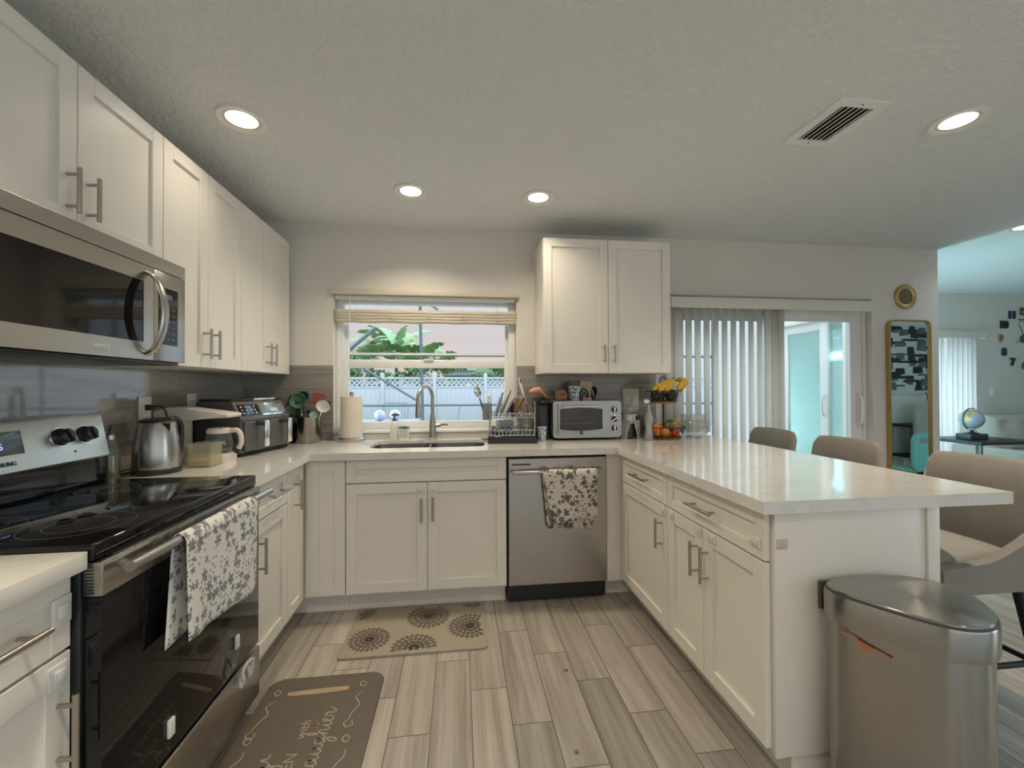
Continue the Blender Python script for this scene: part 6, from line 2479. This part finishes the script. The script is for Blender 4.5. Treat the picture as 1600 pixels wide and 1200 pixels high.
def banana(label, x, y, h, leaves, seed, mat, size=1.0):
    random.seed(seed)
    t = thing('banana_plant', label, 'plant', (x, y, -.13), 'banana plants beyond the fence')
    MB().tube([(x, y, -.13), (x + .03, y, h * .5), (x, y, h)], [.13, .11, .06], 12).build('trunk', m_trunk, t)
    mb = MB()
    for i in range(leaves):
        a = i * 2.4 + random.uniform(-.3, .3)
        L_ = random.uniform(1.3, 2.0) * size
        el_ = R(random.uniform(38, 82))
        d = Vector((math.cos(a), math.sin(a) * .55, 0)).normalized()
        n_ = 30
        prev = None
        p = Vector((x, y, h))
        s = Vector((-d.y, d.x, 0))
        roll_ = random.uniform(-.9, .9)
        for k in range(n_ + 1):
            q = k / n_
            e2_ = el_ - q * q * R(random.uniform(85, 95))
            tdir = d * math.cos(e2_) + Vector((0, 0, math.sin(e2_)))
            p = p + tdir * L_ / n_
            up_ = s.cross(tdir)
            w = (.27 * size * math.sin(PI * min(1, max(.02, (q - .12) / .88)) ** .75) ** .6) if q > .13 else .012
            if k % 4 == 2 and q > .3:
                w *= random.uniform(.3, .8)
            sd = s * math.cos(roll_) + up_ * math.sin(roll_)
            f_ = up_ * .25 * w
            e1 = mb.b.verts.new(p + sd * w + f_)
            e2 = mb.b.verts.new(p)
            e3 = mb.b.verts.new(p - sd * w + f_)
            if prev:
                mb.b.faces.new((prev[0], e1, e2, prev[1]))
                mb.b.faces.new((prev[1], e2, e3, prev[2]))
            prev = (e1, e2, e3)
    o = mb.build('foliage', mat, t, smooth=40)
    o.modifiers.new('thick', 'SOLIDIFY').thickness = .004
    return t


banana('tall banana plant with broad leaves behind the fence, nearest the paper towels', -2.5, 14.0, 2.0, 12, 1, GL[2])
banana('banana plant with torn leaves behind the fence above the soap bottle', -1.2, 15.2, 2.3, 13, 2, GL[2], 1.2)
banana('mid green banana plant behind the fence between the soap bottle and the tap', -.3, 14.2, 1.7, 12, 3, GL[0])
banana('banana plant with one leaf reaching sideways behind the fence above the tap', .55, 15.0, 1.8, 9, 4, GL[0])
banana('small banana plant low behind the fence in front of the grey house', 1.9, 13.6, .75, 8, 5, GL[2], .7)
banana('low dark banana plant behind the fence at the edge of the yard', -3.6, 13.6, 1.2, 9, 6, GL[1])
banana('banana plant behind the fence beside the cutting board', 3.7, 15.5, 1.5, 9, 9, GL[1])
# hedge foliage close behind the fence: nobody could count it
random.seed(31)
hb_ = MB()
for i in range(4200):
    x_ = random.uniform(-5.5, 6.5)
    top = 1.75 + .35 * math.sin(x_ * 1.9) + (.35 if x_ < .6 else -.45)
    c_ = Vector((x_, random.uniform(11.5, 12.6), random.uniform(.6, top)))
    a_ = Vector((random.uniform(-1, 1), random.uniform(-1, 1), random.uniform(-1, 1))).normalized()
    b_ = a_.cross(Vector((random.uniform(-1, 1), random.uniform(-1, 1), random.uniform(-1, 1)))).normalized()
    l_, w_ = random.uniform(.09, .2), random.uniform(.03, .06)
    hb_.poly([c_ - a_ * l_, c_ + b_ * w_, c_ + a_ * l_, c_ - b_ * w_])
o = hb_.build('hedge_foliage', GL[1], smooth=0, normals=False)
tag(o, 'dense dark green hedge leaves directly behind the white fence', 'hedge')
o['kind'] = 'stuff'

# patio table, chairs and beach balls
m_pfr = M('patio_frame_grey', (.30, .33, .36), .5)
t = thing('patio_table', 'pale patio table outside the window with two beach balls on it', 'table', (.15, 4.35, -.03))
MB().prism(rrect(-.45, .75, 4.0, 4.7, .08), XY, .70, .72).build('top', m_pfr, t)
for x in (-.38, .68):
    for y in (4.07, 4.63):
        MB().tube([(x, y, .6995), (x, y, -.029)], .018, 8).build('leg', m_pfr, t)


def patio_chair(label, x, y, rot):
    t = thing('patio_chair', label, 'chair', (x, y, -.03), 'patio chairs', local=True, rot=rot)
    MB().box(-.24, .24, -.22, .22, .40, .425, .01).build('seat', m_pfr, t)
    b_ = MB()
    b_.tube([(-.23, .22, .41), (-.24, .30, .98), (-.20, .31, 1.02), (.20, .31, 1.02), (.24, .30, .98), (.23, .22, .41)], .014, 8)
    for i in range(7):
        b_.tube([(-.18 + i * .06, .235, .45), (-.18 + i * .06, .308, 1.01)], .007, 6)
    b_.build('backrest', m_pfr, t)
    for sx_ in (-1, 1):
        MB().tube([(sx_ * .24, .25, .64), (sx_ * .26, -.20, .64), (sx_ * .25, -.22, .42)], .012, 8).build('armrest', m_pfr, t)
        for sy_ in (-1, 1):
            MB().tube([(sx_ * .22, sy_ * .2, .3995), (sx_ * .24, sy_ * .24, .0)], .013, 8).build('leg', m_pfr, t)
    return t


patio_chair('grey slatted patio chair behind the patio table', .22, 5.05, 0)
patio_chair('grey slatted patio chair at the tap end of the patio table', 1.15, 4.4, R(-90))
patio_chair('grey slatted patio chair at the paper-towel end of the patio table', -.95, 4.4, R(90))


def ball_mat():
    m, nt, b = new_mat('beach_ball_panels')
    p = nt.sep(nt.obj())
    a = nt.math('ADD', nt.math('ARCTAN2', p[1], p[0]), PI)
    k = nt.math('FRACT', nt.math('MULTIPLY', a, 3 / (2 * PI)))
    c1 = nt.mix(nt.math('GREATER_THAN', k, .33), (.85, .40, .62), (.85, .85, .85))
    c2 = nt.mix(nt.math('GREATER_THAN', k, .66), c1, (.25, .55, .85))
    nt.l.new(c2, b.inputs['Base Color'])
    b.inputs['Roughness'].default_value = .3
    return m


m_ball = ball_mat()
for x, y, r, lb in ((.13, 4.2, .095, 'pink, white and blue ball on the patio table nearer the paper towels'), (.37, 4.25, .095, 'pink, white and blue ball on the patio table nearer the tap')):
    o = MB().ell((x, y, .7205 + r), (r, r, r), 26, 16).build('beach_ball', m_ball, smooth=60)
    tag(o, lb, 'ball', 'balls on the patio table')
